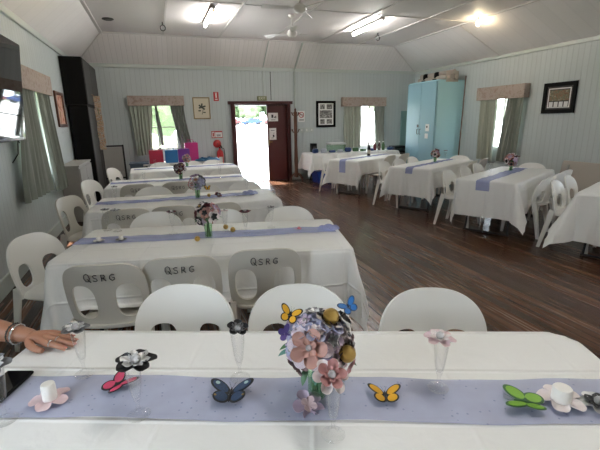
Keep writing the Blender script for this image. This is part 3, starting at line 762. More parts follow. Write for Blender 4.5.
# teal panel and amplifier at far right
b = B(); box(b, (6.86, YF-0.03, 0.88), (0.34, 0.045, 1.76), None, 0.006); tag(obj('panel_board', b, 'teal', smooth=False), 'narrow teal board standing against far wall beside the blue cupboard', 'board')

# coat stand
t = thing('coat_stand', 'dark timber coat stand with pegs standing right of the doorway', 'coat stand', (3.40, 9.98, 0))
b = B(); lathe(b, [(0.0, 0.10), (0.06, 0.10), (0.045, 0.30), (0.052, 0.55), (0.040, 0.9), (0.046, 1.4), (0.044, 1.70), (0.055, 1.74), (0.02, 1.78), (0.03, 1.82), (0.0, 1.86)], n=12); obj('post', b, 'wood', t)
for k in range(4):
    a = k*PI/2+0.4; d = Vector((math.cos(a), math.sin(a), 0))
    b = B(); tube(b, [d*0.02+Vector((0, 0, 0.22)), d*0.16+Vector((0, 0, 0.14)), d*0.24+Vector((0, 0, 0.018))], [0.02, 0.018, 0.015], 8); obj('foot', b, 'wood', t)
    for z in (1.70, 1.28):
        b = B(); tube(b, [d*0.02+Vector((0, 0, z-0.04)), d*0.09+Vector((0, 0, z-.02)), d*0.13+Vector((0, 0, z+0.05))], [0.010, 0.010, 0.014], 6); obj('peg', b, 'wood', t)

# ------------------------------------------------------------------ ceiling things
def tube_light(x, y0, y1, label):
    t = thing('tube_light', label, 'ceiling light', (x, (y0+y1)/2, ZT-0.012))
    L = y1-y0
    b = B(); box(b, (0, 0, -0.014), (0.075, L+0.03, 0.03), None, 0.004); obj('batten', b, 'dkenamel', t, smooth=False)
    b = B()
    for s in (-1, 1): box(b, (0, s*L/2, -0.044), (0.03, 0.022, 0.075), None, 0.004)
    obj('lamp_holder', b, 'brass', t, smooth=False)
    b = B(); tube(b, [(0, -L/2+0.012, -0.066), (0, L/2-0.012, -0.066)], 0.017, 10); obj('lamp_tube', b, 'tubeglow', t)
tube_light(1.07, 7.15, 8.27, 'lit fluorescent tube on the ceiling, the left one in view')
tube_light(4.15, 7.08, 8.28, 'lit fluorescent tube on the ceiling, the right one in view')
tube_light(1.07, 0.3, 1.5, 'lit fluorescent tube added above the near tables to brighten them, out of the picture')  # unseen lamp, added to brighten the near table and the chairs behind it
tube_light(4.15, 0.3, 1.5, 'lit fluorescent tube added above the open floor for more near light, out of the picture')  # unseen partner of the added lamp, more light at the near end
def bulb(x, y, z, label):
    t = thing('light_bulb', label, 'lamp', (x, y, z))
    b = B(); lathe(b, [(0, 0.09), (0.03, 0.09), (0.03, 0.04), (0.02, 0.035), (0, 0.035)], n=12); obj('lamp_holder', b, 'enamel', t)
    b = B(); lathe(b, [(0, 0.037), (0.014, 0.035), (0.018, 0.01), (0.03, -0.02), (0.027, -0.04), (0.012, -0.055), (0, -0.057)], n=14); obj('glass_globe', b, 'bulbglow', t)
bulb(5.90, 6.6, ZT-0.092, 'lit bare bulb on the ceiling edge at the right')
bulb(-0.70, 6.0, ZT-0.092, 'lit bare bulb on the ceiling edge at the left, out of the picture')

def fan(x, y, zt, zh, rz, label, rad=0.58):
    t = thing('ceiling_fan', label, 'fan', (x, y, zh), rz, 'white ceiling fans')
    b = B(); lathe(b, [(0.0, zt-zh), (0.06, zt-zh), (0.055, zt-zh-0.03), (0.02, zt-zh-0.05), (0, zt-zh-0.05)], n=16); obj('ceiling_rose', b, 'enamel', t)
    b = B(); tube(b, [(0, 0, 0.05), (0, 0, zt-zh-0.04)], 0.012, 8); obj('rod', b, 'enamel', t)
    b = B(); lathe(b, [(0, 0.06), (0.05, 0.06), (0.085, 0.03), (0.09, -0.01), (0.07, -0.045), (0.03, -0.06), (0, -0.062)], n=20); obj('motor_housing', b, 'enamel', t)
    for k in range(3):
        a = k*2*PI/3; Rm = Matrix.Rotation(a, 4, 'Z')
        b = B(); box(b, (0.12, 0, 0.0), (0.12, 0.03, 0.008)); 
        pts, fs = clip_sheet(14, 6, 0.16, rad, -0.06, 0.06, lambda X, Y: 0.058-abs(Y)*(1.25-0.3*(X-.16)/.42) if X < rad-0.01 else -1)
        sheet(b, pts, fs, lambda X, Y: Vector((X, Y, 0.004+Y*0.18)), 0.006)
        for v in b.verts: v.co = Rm @ v.co
        obj('blade', b, 'enamel', t, smooth=False)
fan(2.48, 7.36, ZT, 3.05, 0.25, 'white ceiling fan nearer the doorway, hanging below its rod')
fan(2.10, 5.86, ZT, 3.07, 1.0, 'white ceiling fan nearer the camera at the top of the picture')
def hook(x, y, label):
    b = B(); tube(b, [(x, y, ZT-0.0), (x, y, ZT-0.05)], 0.012, 8)
    pts = [(x+0.045*math.sin(a), y, ZT-0.10+0.05*math.cos(a)) for a in [2*PI*k/16 for k in range(17)]]
    tube(b, pts, 0.009, 6); tag(obj('ceiling_hook', b, 'black_metal'), label, 'hook')
hook(0.32, 8.47, 'black ring hook hanging from the ceiling left of the left tube light')
hook(4.76, 8.31, 'black ring hook hanging from the ceiling right of the right tube light')
b = B(); lathe(b, [(0.0, 0), (0.095, 0), (0.10, -0.012), (0.07, -0.022), (0.06, -0.012), (0, -0.012)], (-0.60, 8.45, ZT), 20); tag(obj('ceiling_vent', b, 'dkgrey'), 'small round grey vent in the ceiling at the left corner', 'vent')

# ------------------------------------------------------------------ chairs
CH = 0.805
def back_map(x, z, off=0.0):
    y = -0.195-0.20*(z-0.42)-0.10*max(0, z-0.70)**1.5+0.95*x*x
    return Vector((x, y-off, z))
def chair_proto(kind):
    cream = kind != 'white'
    m = 'cream_pl' if cream else 'white_pl'
    t = thing('plastic_chair', 'x', 'chair', (0, 0, 0))
    n = 4.2 if cream else 2.7
    CH = 0.815 if cream else 0.787
    zc, hh = 0.56, CH-0.56
    Wd = 0.222 if cream else 0.240
    ht, hb = (0.690, 0.475) if cream else (0.610, 0.455)
    def f(x, z):
        w = Wd*(0.93+0.07*min(1, (z-0.38)/0.2))
        if z > zc: o = 1-(abs(x/w)**n+((z-zc)/hh)**n)
        else: o = 1-abs(x/w)**n
        hz = (ht+hb)/2; hr = (ht-hb)/2
        hx = 0.118-0.02*(0.6-z)
        hole = (abs((abs(x)-hx)/0.066)**2.6+abs((z-hz)/hr)**2.6)-1
        return min(o, hole*0.6)
    b = B(); pts, fs = clip_sheet(44, 44, -0.25, 0.25, 0.405, CH+0.002, f)
    sheet(b, pts, fs, back_map, 0.014); obj('backrest', b, m, t, ang=50)
    def g(x, y): return 1-(abs(x/0.218)**5+abs((y-0.015)/0.228)**6)
    b = B(); pts, fs = clip_sheet(22, 22, -0.225, 0.225, -0.22, 0.25, g)
    sheet(b, pts, fs, lambda x, y: Vector((x, y, 0.438-0.015*math.exp(-((x/0.13)**2+((y)/0.14)**2))-0.03*max(0, (abs(x)-0.16)/0.06)**2-0.045*max(0, (y-0.15)/0.09)**2)), 0.014)
    obj('seat', b, m, t, ang=50)
    for sx in (-1, 1):
        for top, bot, wt, wb in (((sx*0.19, 0.185, 0.425), (sx*0.205, 0.215, 0.001), (0.05, 0.055), (0.03, 0.032)),
                                 ((sx*0.198, -0.175, 0.47), (sx*0.212, -0.275, 0.001), (0.042, 0.07), (0.03, 0.036))):
            b = B(); rings = []
            for k in range(6):
                q = k/5; c = Vector(top).lerp(Vector(bot), q); w = wt[0]+(wb[0]-wt[0])*q; d = wt[1]+(wb[1]-wt[1])*q
                rings.append([b.verts.new(c+Vector((sx*a*w/2, e*d/2, 0))) for a, e in ((-1, -0.6), (-0.6, -1), (0.8, -1), (1, -.8), (1, .8), (.8, 1), (0.45, 1), (0.45, -.55))])
            for p, q in zip(rings, rings[1:]):
                for k in range(8): b.faces.new((p[k], p[(k+1) % 8], q[(k+1) % 8], q[k]))
            b.faces.new(rings[0]); b.faces.new(rings[-1][::-1])
            obj('leg', b, m, t, ang=30)
    if kind == 'cream_text':
        b = B()
        # marker strokes as seen from behind the chair; local x runs leftwards seen from behind, so mirror
        GL = {'Q': [[(.5, 1), (.1, .8), (0, .4), (.25, 0), (.65, 0), (.9, .4), (.8, .85), (.5, 1)], [(.5, .35), (1.05, -.12)]],
              'S': [[(.8, .9), (.45, 1), (.1, .8), (.3, .55), (.7, .4), (.75, .1), (.4, 0), (.05, .12)]],
              'R': [[(.1, 0), (.15, 1), (.6, .95), (.7, .7), (.5, .5), (.15, .48)], [(.35, .48), (.8, 0)]],
              'G': [[(.85, .85), (.5, 1), (.1, .7), (.05, .3), (.4, 0), (.8, .15), (.8, .45), (.5, .45)]]}
        h = 0.043
        for k, ch in enumerate('QSRG'):
            for st in GL[ch]:
                P = []
                for (a, e) in st:
                    xx = -0.082+0.043*k+a*0.032; zz = 0.722+e*h*(1.1 if ch == 'Q' else 0.9)
                    P.append(back_map(xx, zz, 0.0085))
                tube(b, P, 0.0026, 5)
        for v in b.verts: pass
        obj('lettering', b, 'ink', t)
    return t
CHAIRS = {'white': None, 'cream': None, 'cream_text': None}
def add_chair(kind, x, y, rz, label, group):
    if CHAIRS[kind] is None:
        o = chair_proto(kind); CHAIRS[kind] = o
        o.location = (x, y, 0); o.rotation_euler = (0, 0, rz); o['label'] = label; o['group'] = group
        return o
    return copy_tree(CHAIRS[kind], (x, y, 0), rz, label, group)

# ------------------------------------------------------------------ tables
TZ = 0.735
def noise1(x, s): return math.sin(x*7.3+s)+0.6*math.sin(x*17.1+2.1*s)+0.35*math.sin(x*31+3.7*s)
def trestle_table(cx, cy, rz, L, W, label, legs=True):
    t = thing('trestle_table', label, 'table', (cx, cy, 0), rz, 'folding trestle tables')
    b = B(); box(b, (0, 0, TZ-0.026), (L-0.01, W-0.01, 0.04), None, 0.012); obj('tabletop', b, 'tabletop', t, smooth=False)
    for s in (-1, 1):
        b = B(); x = s*(L/2-0.28); xf = s*(L/2-0.18)
        for q in (-1, 1):
            tube(b, [(x, q*(W/2-0.14), TZ-0.05), (xf, q*(W/2-0.10), 0.015)], 0.014, 8)
        tube(b, [(x, -(W/2-0.14), TZ-0.055), (x, W/2-0.14, TZ-0.055)], 0.012, 8)
        tube(b, [(xf, -(W/2-0.08), 0.014), (xf, W/2-0.08, 0.014)], 0.013, 8)
        tube(b, [(x, 0, TZ-0.06), (s*0.12, 0, TZ-0.06)], 0.008, 6)
        tube(b, [((x+xf)/2, 0.0, 0.37), (s*0.15, 0, TZ-0.06)], 0.008, 6); tube(b, [((x+xf)/2, -(W/2-.12), 0.37), ((x+xf)/2, W/2-.12, 0.37)], 0.010, 6)
        obj('leg_frame', b, 'black_metal', t)
    return t

def cloth_point(p, q, L, W, rho, k_side, k_corner, seed, clamp, zt):
    a, c = L/2-rho, W/2-rho
    dx = max(abs(p)-a, 0)*(1 if p > 0 else -1); dy = max(abs(q)-c, 0)*(1 if q > 0 else -1)
    r = math.hypot(dx, dy)
    bx, by = max(-a, min(a, p)), max(-c, min(c, q))
    if r <= rho:
        edge = 0.0
        return Vector((p, q, zt + 0.0012*math.sin(p*9+seed)*math.sin(q*11+2*seed)))
    ux, uy = dx/r, dy/r
    d = r-rho
    corner = min(1.0, 2*abs(ux*uy)*1.15)
    kc = k_corner.get((1 if ux > 0 else -1, 1 if uy > 0 else -1), 0.12) if isinstance(k_corner, dict) else k_corner
    k = k_side+(kc-k_side)*corner**1.2
    tang = (q if abs(ux) > abs(uy) else p)
    rip = 0.022*min(1, d/0.25)*noise1(tang*1.1, seed+(3 if ux > .5 else 0)+(5 if uy > .5 else 0))*(1-0.5*corner)
    Rr = 0.014
    out = Rr*(1-math.exp(-d/Rr))+k*d+max(-k*d, rip)
    drop = d*math.sqrt(max(0, 1-k*k))-Rr*0.4*(1-math.exp(-d/Rr))
    z = zt-drop
    # cloth resting on the chair seats pushed in under the table
    for (s, u0, u1) in clamp:
        on = (s == 'n' and uy < -0.7) or (s == 'f' and uy > 0.7) or (s == 'r' and ux > 0.7) or (s == 'l' and ux < -0.7)
        if on:
            w = max(0, min(1, (tang-u0+0.05)/0.05))*max(0, min(1, (u1+0.05-tang)/0.05)); w = w*w*(3-2*w)*max(0.0, 1-min(abs(ux), abs(uy))/0.30)
            zs = 0.452
            if z < zs:
                ex = (zs-z)
                z = z*(1-w)+w*(zs+0.002); out += w*0.30*ex
    z = max(z, 0.012)
    return Vector((bx+ux*(rho+out), by+uy*(rho+out), z))

def tablecloth(cx, cy, rz, L, W, oe, os, label, clamp=(), rho=0.03, seed=1, ks=0.06, kc=0.28, res=0.022, shift=(0, 0), creases=True):
    nx = int((L+2*oe)/res); ny = int((W+2*os)/res)
    b = B(); g = []
    for i in range(nx+1):
        row = []
        for j in range(ny+1):
            p = -(L/2+oe)+(L+2*oe)*i/nx+shift[0]; q = -(W/2+os)+(W+2*os)*j/ny+shift[1]
            v = cloth_point(p, q, L, W, rho, ks, kc, seed, clamp, TZ+0.004)
            row.append(b.verts.new(v))
        g.append(row)
    for i in range(nx):
        for j in range(ny):
            b.faces.new((g[i][j], g[i+1][j], g[i+1][j+1], g[i][j+1]))
    if False:
        for i, row in enumerate(g):
            for j, v in enumerate(row):
                p = -(L/2+oe)+(L+2*oe)*i/nx; q = -(W/2+os)+(W+2*os)*j/ny
                if abs(p) < L/2-.03 and abs(q) < W/2-.03:
                    c1 = math.exp(-((q-0.13*W)/0.012)**2)+math.exp(-((q-0.36*W)/0.012)**2)+0.7*math.exp(-((q+0.33*W)/0.012)**2)
                    c2 = sum(math.exp(-((p-k*L)/0.012)**2) for k in (-0.3, 0.02, 0.33))
                    v.co.z += 0.0028*c1+0.002*c2
    uvl = b.loops.layers.uv.new('UVMap'); idx = {}
    for i, row in enumerate(g):
        for j, v in enumerate(row): idx[v] = (-(L/2+oe)+(L+2*oe)*i/nx+0.21+seed, -(W/2+os)+(W+2*os)*j/ny+0.05+seed)
    for fa in b.faces:
        for lp in fa.loops: lp[uvl].uv = idx[lp.vert]
    me = mesh_of('tablecloth', b, 'cloth', True, False, 75)
    o = link('tablecloth', me); o.matrix_basis = T(cx, cy, 0) @ rotz(rz)
    return tag(o, label, 'tablecloth', 'white tablecloths')

def runner(cx, cy, rz, L, W, p0, p1, w, label, m='runner2', q0=0.0, q1=0.0, wav=0.006, seed=0, rough=0.0, drop=(0, 0)):
    """strip of organza lying along the table; drop = lengths hanging over the two ends"""
    n = int((p1-p0+drop[0]+drop[1])/0.02); b = B(); g = []
    for i in range(n+1):
        s = p0-drop[0]+(p1-p0+drop[0]+drop[1])*i/n
        row = []
        tt = (min(max(s, p0), p1)-p0)/(p1-p0); qc = q0+(q1-q0)*tt
        for j in range(13):
            e = -1+2*j/12
            ww = w/2*(1+wav*8*math.sin(s*26+seed)*(1 if abs(e) > .8 else 0)*.4)
            z = TZ+0.0085+rough*abs(math.sin(s*14+e*3+seed))*abs(math.sin(s*5+seed*2))+rough*.8*max(0, math.sin(e*7+s*3))
            x = s
            if s < p0: x = p0-0.035-0.06*(p0-s); z = TZ+0.009-(p0-s)
            if s > p1: x = p1+0.035+0.06*(s-p1); z = TZ+0.009-(s-p1)
            row.append(b.verts.new((x, qc+e*ww+wav*math.sin(s*9+seed), z)))
        g.append(row)
    for i in range(n):
        for j in range(12): b.faces.new((g[i][j], g[i+1][j], g[i+1][j+1], g[i][j+1]))
    o = link('table_runner', mesh_of('table_runner', b, m, True, False, 80)); o.matrix_basis = T(cx, cy, 0) @ rotz(rz)
    return tag(o, label, 'table runner', 'lavender organza table runners')

TABS = {   # centre x, y, angle, length, width
    't1': (0.319, 0.971, R(-21.5), 2.02, 0.76), 't2': (0.30, 2.79, R(-12.5), 1.86, 0.78), 't3': (0.27, 4.40, R(-4.5), 1.86, 0.76),
    't4': (0.25, 5.97, R(-2), 1.86, 0.76), 't5': (0.45, 7.72, R(2), 1.86, 0.76),
    'r1': (4.42, 7.95, R(27), 1.83, 0.74), 'r2': (4.78, 6.17, R(28), 1.83, 0.76), 'r3': (4.78, 4.47, R(27), 1.83, 0.76), 'r4': (5.20, 3.03, R(24), 1.83, 0.76)}
def W2(tn, p, q, z=None):
    cx, cy, a, L, W = TABS[tn]
    return (cx+p*math.cos(a)-q*math.sin(a), cy+p*math.sin(a)+q*math.cos(a), TZ+0.006 if z is None else z)
ORD = {'t1': 'nearest table', 't2': 'second table from the camera', 't3': 'third table from the camera', 't4': 'fourth left table', 't5': 'farthest left table',
       'r1': 'farthest right table', 'r2': 'third right table before the blue cupboard', 'r3': 'right table below the framed photo', 'r4': 'table cut by the right edge'}
for k in TABS:
    cx, cy, a, L, W = TABS[k]
    trestle_table(cx, cy, a, L, W, {'t1': 'nearest white covered trestle table along the bottom of the picture', 't2': 'second trestle table from the camera with a long white cloth',
        't3': 'third trestle table in the left row, behind the bouquet with yellow butterfly', 't4': 'fourth trestle table in the left row, before dark bouquet', 't5': 'farthest trestle table of the left row near the gift bags',
        'r1': 'farthest trestle table at right, beside the buffet', 'r2': 'right trestle table in front of the blue cupboard', 'r3': 'right trestle table with bouquet, below the right wall window', 'r4': 'trestle table cut off by the right edge of the picture'}[k])

# chairs: (table, local x, side, kind, label)
SEAT_GAP = 0.085
def chair_at(tn, p, side, kind, label, extra=0.0, turn=0.0):
    cx, cy, a, L, W = TABS[tn]
    g = {'t1': 'chairs at the nearest table', 't2': 'chairs at the second table', 't3': 'chairs at the third table', 't4': 'chairs at the fourth left table', 't5': 'chairs at the farthest left table',
         'r1': 'chairs at the farthest right table', 'r2': 'chairs at the table before the blue cupboard', 'r3': 'chairs at the right table with bouquet', 'r4': 'chairs at the right edge table'}[tn]
    if side == 'f': x, y, _ = W2(tn, p, W/2+SEAT_GAP+extra); rz = a+PI
    elif side == 'n': x, y, _ = W2(tn, p, -W/2-SEAT_GAP-extra); rz = a
    elif side == 'l': x, y, _ = W2(tn, -L/2-SEAT_GAP-extra, p); rz = a-PI/2
    else: x, y, _ = W2(tn, L/2+SEAT_GAP+extra, p); rz = a+PI/2
    return add_chair(kind, x, y, rz+R(turn), label, g)

chair_at('t1', -0.555, 'f', 'white', 'white plastic chair behind the nearest table, left of three')
chair_at('t1', -0.02, 'f', 'white', 'white plastic chair directly behind the big bouquet on nearest table')
chair_at('t1', 0.575, 'f', 'white', 'white plastic chair behind the nearest table, standing alone at right', -0.05)
chair_at('t2', -0.52, 'n', 'cream_text', 'cream chair lettered QSRG on its back, leftmost of three at second table', -0.05)
chair_at('t2', -0.13, 'n', 'cream_text', 'cream chair lettered QSRG on its back, middle of three at second table', -0.10, 4)
chair_at('t2', 0.36, 'n', 'cream_text', 'cream chair with largest QSRG lettering, rightmost of three at second table', -0.16)
chair_at('t2', -0.53, 'f', 'white', 'white plastic chair across the second table, leftmost of three')
chair_at('t2', 0.03, 'f', 'white', 'white plastic chair across second table, behind its bouquet')
chair_at('t2', 0.62, 'f', 'white', 'white plastic chair across second table, rightmost beside the open floor')
chair_at('t2', 0.05, 'l', 'white', 'white plastic chair seen side on at the left end of second table', 0.04, -18)
chair_at('t3', -0.53, 'n', 'cream_text', 'cream QSRG chair at third table, leftmost')
chair_at('t3', -0.13, 'n', 'cream_text', 'cream QSRG chair at third table, middle one')
chair_at('t3', 0.27, 'n', 'cream_text', 'cream QSRG chair at third table, rightmost, behind burgundy bouquet')
chair_at('t3', -0.42, 'f', 'white', 'white plastic chair across the third table, leftmost of three')
chair_at('t3', 0.17, 'f', 'white', 'white plastic chair across third table behind yellow butterfly bouquet')
chair_at('t3', 0.68, 'f', 'white', 'white plastic chair across third table at its right end')
chair_at('t3', 0.05, 'l', 'cream', 'cream plastic chair at the left end of third table', -0.02, -20)
chair_at('t4', -0.50, 'n', 'cream_text', 'cream QSRG chair at fourth table, left one')
chair_at('t4', -0.02, 'n', 'cream_text', 'cream QSRG chair at fourth table, right one')
chair_at('t4', -0.38, 'f', 'white', 'white plastic chair across the fourth left table, leftmost')
chair_at('t4', 0.22, 'f', 'white', 'white plastic chair across the fourth left table, middle')
chair_at('t4', 0.70, 'f', 'white', 'white plastic chair across fourth left table, rightmost towards the doorway')
chair_at('t4', 0.1, 'l', 'white', 'white plastic chair at left end of the fourth table, before black cupboard', -0.02, -22)
chair_at('t5', -0.40, 'f', 'white', 'white plastic chair across farthest left table, in front of crimson bag')
chair_at('t5', 0.20, 'f', 'white', 'white plastic chair across farthest left table, in front of pink bag')
chair_at('t5', 0.62, 'f', 'white', 'white plastic chair across farthest left table, under the extinguisher')
chair_at('t5', 0.0, 'l', 'white', 'white plastic chair at left end of the farthest left table, by whiteboard', 0.02, -24)
# right hand tables
chair_at('r1', -0.62, 'f', 'white', 'white chair on the far side of farthest right table, first from its left end')
chair_at('r1', -0.10, 'f', 'white', 'white chair on the far side of farthest right table, second from its left end')
chair_at('r1', 0.42, 'f', 'white', 'white chair on the far side of farthest right table, beside the black bottle')
chair_at('r1', -0.22, 'n', 'cream', 'cream chair tucked at near side of farthest right table, left one')
chair_at('r1', 0.36, 'n', 'cream', 'cream chair tucked at near side of farthest right table, right one')
chair_at('r2', -0.62, 'f', 'white', 'white chair at left of the table before blue cupboard, nearest its end')
chair_at('r2', -0.05, 'f', 'white', 'white chair on far side of the table before blue cupboard, middle')
chair_at('r2', 0.5, 'f', 'white', 'white chair on far side of the table, in front of blue cupboard doors')
chair_at('r2', 0.0, 'r', 'white', 'white chair at far end of the table before blue cupboard')
chair_at('r2', 0.05, 'n', 'cream', 'cream chair at near side of the table before blue cupboard')
chair_at('r2', 0.58, 'n', 'cream', 'cream chair at near side of table before blue cupboard, farther one')
chair_at('r3', -0.50, 'f', 'white', 'white chair at left side of the table below the window, nearest its end')
chair_at('r3', 0.12, 'f', 'white', 'white chair at left side of the table below the window, second')
chair_at('r3', 0.66, 'f', 'white', 'white chair at left side of table below the window, under the light curtain')
chair_at('r3', 0.0, 'r', 'white', 'white chair at far end of the right table with bouquet')
chair_at('r3', -0.34, 'n', 'white', 'white chair at right side of the table with bouquet, nearest of three', -0.07, -14)
chair_at('r3', 0.14, 'n', 'white', 'white chair at right side of the table with bouquet, middle of three', -0.07, -14)
chair_at('r3', 0.60, 'n', 'white', 'white chair at right side of the table with bouquet, farthest of three', -0.07, -14)
chair_at('r4', -0.50, 'f', 'white', 'white chair behind the table cut by the right edge')
chair_at('r4', 0.05, 'f', 'white', 'white chair half out of the picture at the right edge')

def cl(side, ps): return [(side, p-0.235, p+0.235) for p in ps]
CLOTHS = {
 't1': (0.22, 0.22, cl('f', (-.555, -.02, .575)), 0.10, 'white plastic tablecloth on nearest table, under the hand and bouquet'),
 't2': (0.42, 0.46, cl('n', (-.52, -.13, .36))+cl('f', (-.53, .03, .62))+cl('l', (.05,)), 0.04, 'white tablecloth hanging low on the second table'),
 't3': (0.40, 0.40, cl('n', (-.53, -.13, .27))+cl('f', (-.42, .17, .68))+cl('l', (.05,)), 0.04, 'white tablecloth on third table of the left row'),
 't4': (0.35, 0.38, cl('n', (-.5, -.02))+cl('f', (-.38, .22, .7))+cl('l', (.1,)), 0.04, 'white tablecloth on fourth table of the left row'),
 't5': (0.35, 0.38, cl('f', (-.4, .2, .62))+cl('l', (0,)), 0.04, 'white tablecloth on the farthest table of the left row'),
 'r1': (0.50, 0.30, cl('n', (-.22, .36))+cl('f', (-.62, -.1, .42)), 0.03, 'white tablecloth on farthest right table, with blue strip over the end'),
 'r2': (0.48, 0.34, cl('n', (.05, .58))+cl('f', (-.62, -.05, .5))+cl('r', (0,)), 0.03, 'creased white tablecloth on the table before blue cupboard'),
 'r3': (0.48, 0.42, cl('n', (-.34, .14, .60))+cl('f', (-.50, .12, .66))+cl('r', (0,)), 0.03, 'creased white tablecloth with pointed corner, below right wall window'),
 'r4': (0.54, 0.42, cl('f', (-.5, .05)), 0.03, 'white tablecloth on the table cut by right edge')}
KC = {'r1': {(-1, 1): 0.3, (-1, -1): 0.25}, 'r2': {(-1, 1): 0.3, (-1, -1): 0.3}, 'r3': {(-1, 1): 0.05, (-1, -1): 0.42}, 'r4': {(-1, 1): 0.45, (-1, -1): 0.3}}
for i, k in enumerate(TABS):
    cx, cy, a, L, W = TABS[k]; oe, os, clp, rho, lab = CLOTHS[k]
    tablecloth(cx, cy, a, L, W, oe, os, lab, clp, rho, seed=i*1.7+1, kc=KC[k] if k[0] == 'r' else 0.22, ks=0.07 if k[0] == 'r' else 0.05)
RUN = {'t1': (0.19, -.99, .99, -0.01, -0.015, 'runner', 0.0, (0.2, 0.2), 'wide lavender dotted runner on nearest table, under butterflies'),
       't2': (0.17, -.93, .90, 0.045, 0.045, 'runner2', 0.004, (0.0, 0.0), 'blue organza runner on the second table, bunched at right end'),
       't3': (0.16, -.92, .70, 0.0, 0.02, 'runner2', 0.010, (0.0, 0.0), 'crumpled blue runner on the third left table'),
       't4': (0.16, -.90, .91, 0.0, 0.0, 'runner2', 0.008, (0, 0), 'blue runner on the fourth left table'),
       't5': (0.14, -.88, .92, 0.0, 0.0, 'runner2', 0.006, (0, 0), 'thin blue runner on farthest left table'),
       'r1': (0.16, -.915, .8, 0.0, 0.0, 'runner2', 0.006, (0.26, 0), 'blue runner hanging over the end of farthest right table'),
       'r2': (0.13, -.915, .85, 0.0, 0.0, 'runner2', 0.008, (0.10, 0), 'blue runner on the table before blue cupboard'),
       'r3': (0.17, -.915, .75, 0.02, 0.02, 'runner2', 0.006, (0.13, 0), 'blue runner draped over end of the table with dark bouquet')}
for i, (k, (w, p0, p1, q0, q1, m, rg, dr, lab)) in enumerate(RUN.items()):
    cx, cy, a, L, W = TABS[k]; runner(cx, cy, a, L, W, p0, p1, w, lab, m, q0, q1, seed=i*2.1, rough=rg, drop=dr)
# bunch of blue tulle at the right end of the second table's runner, and one on the third
def bunch(tn, p, q, s, label, m='runner2'):
    b = B(); pts, fs = clip_sheet(26, 18, -1, 1, -1, 1, lambda x, y: 1.0-(x*x+y*y))
    sheet(b, pts, fs, lambda x, y: Vector((x*s*1.15, y*s*0.75, s*0.5*max(0, 1-x*x-y*y)**.5*(0.65+0.35*math.sin(9*x+4*y))+0.004)))
    o = obj('tulle_bow', b, m, fix=True, ang=80); x, y, z = W2(tn, p, q); o.matrix_basis = T(x, y, z+0.004) @ rotz(TABS[tn][2]); tag(o, label, 'tulle')
bunch('t2', 0.855, 0.04, 0.075, 'bunched blue tulle at right end of second table')
bunch('t3', 0.66, 0.03, 0.085, 'bunched blue tulle at right end of third table')

# ------------------------------------------------------------------ table decorations
GLASS = None
def flute_mesh():
    b = B()
    prof = [(0, 0.0), (0.030, 0.0), (0.0315, 0.002), (0.026, 0.005), (0.010, 0.011), (0.0055, 0.020), (0.005, 0.040), (0.009, 0.052), (0.0125, 0.065), (0.016, 0.090), (0.0195, 0.125), (0.022, 0.160),
            (0.0207, 0.160), (0.018, 0.125), (0.0147, 0.090), (0.011, 0.066), (0.006, 0.056), (0, 0.054)]
    lathe(b, prof, n=24)
    return mesh_of('champagne_flute', b, 'clear', True, True, 60)
FM = flute_mesh()
def flute(x, y, label, s=1.0, z=None):
    o = link('champagne_flute', FM); o.matrix_basis = T(x, y, (TZ+0.0105) if z is None else z) @ Matrix.Scale(s, 4)
    return tag(o, label, 'flute', 'clear champagne flutes')

PET = {}
def petals_mesh(m, n=5, cup=0.35, seed=0, notch=0.55, wav=0.06, thick=0.012):
    key = (m, n, cup, seed, notch)
    if key in PET: return PET[key]
    b = B(); NT = n*12; NR = 6; rr = random.Random(seed)
    ph = rr.uniform(0, 6)
    rings = []
    for j in range(NR+1):
        s = 0.08+0.92*j/NR; ring = []
        for i in range(NT):
            a = 2*PI*i/NT
            lobe = abs(math.cos(n*a/2))**0.55
            rad = (notch+(1-notch)*lobe) if j else 1.0
            r = s*(1-(1-rad)*s)
            z = cup*s**1.6+wav*s*s*math.sin(n*a*1.0+ph)+wav*.6*s*s*math.sin(2*n*a+1.7*ph)
            ring.append(b.verts.new((r*math.cos(a), r*math.sin(a), z)))
        rings.append(ring)
    fs = []
    for p, q in zip(rings, rings[1:]):
        for i in range(NT): fs.append(b.faces.new((p[i], p[(i+1) % NT], q[(i+1) % NT], q[i])))
    fs.append(b.faces.new(rings[0][::-1]))
    bmesh.ops.recalc_face_normals(b, faces=fs); bmesh.ops.solidify(b, geom=fs, thickness=thick)
    PET[key] = mesh_of('petals', b, m, True, True, 60); return PET[key]
BALL = {}
def ball_mesh(m):
    if m not in BALL:
        b = B(); bmesh.ops.create_icosphere(b, subdivisions=3, radius=1.0); BALL[m] = mesh_of('centre', b, m)
    return BALL[m]

def flower(parent, c, nrm, r, layers, centre=None, crad=0.28, spin=0.0, name='flower'):
    """a paper flower: layers of (material, petals, cup, relative size, lift); returns the first layer object"""
    base = T(*c) @ aim(nrm)
    first = None
    for k, (m, n, cup, rs, lift) in enumerate(layers):
        me = petals_mesh(m, n, cup, k)
        mw = base @ T(0, 0, lift*r) @ Matrix.Rotation(spin+k*0.6, 4, 'Z') @ Matrix.Scale(r*rs, 4)
        if first is None: first = link(name, me, parent, mw); first_mw = mw.copy()
        else:
            link('inner_petals', me, first, first_mw.inverted() @ mw)
    if centre:
        link('centre', ball_mesh(centre), first, first_mw.inverted() @ (base @ T(0, 0, (0.12+crad*0.7)*r) @ Matrix.Scale(r*crad, 4)))
    return first

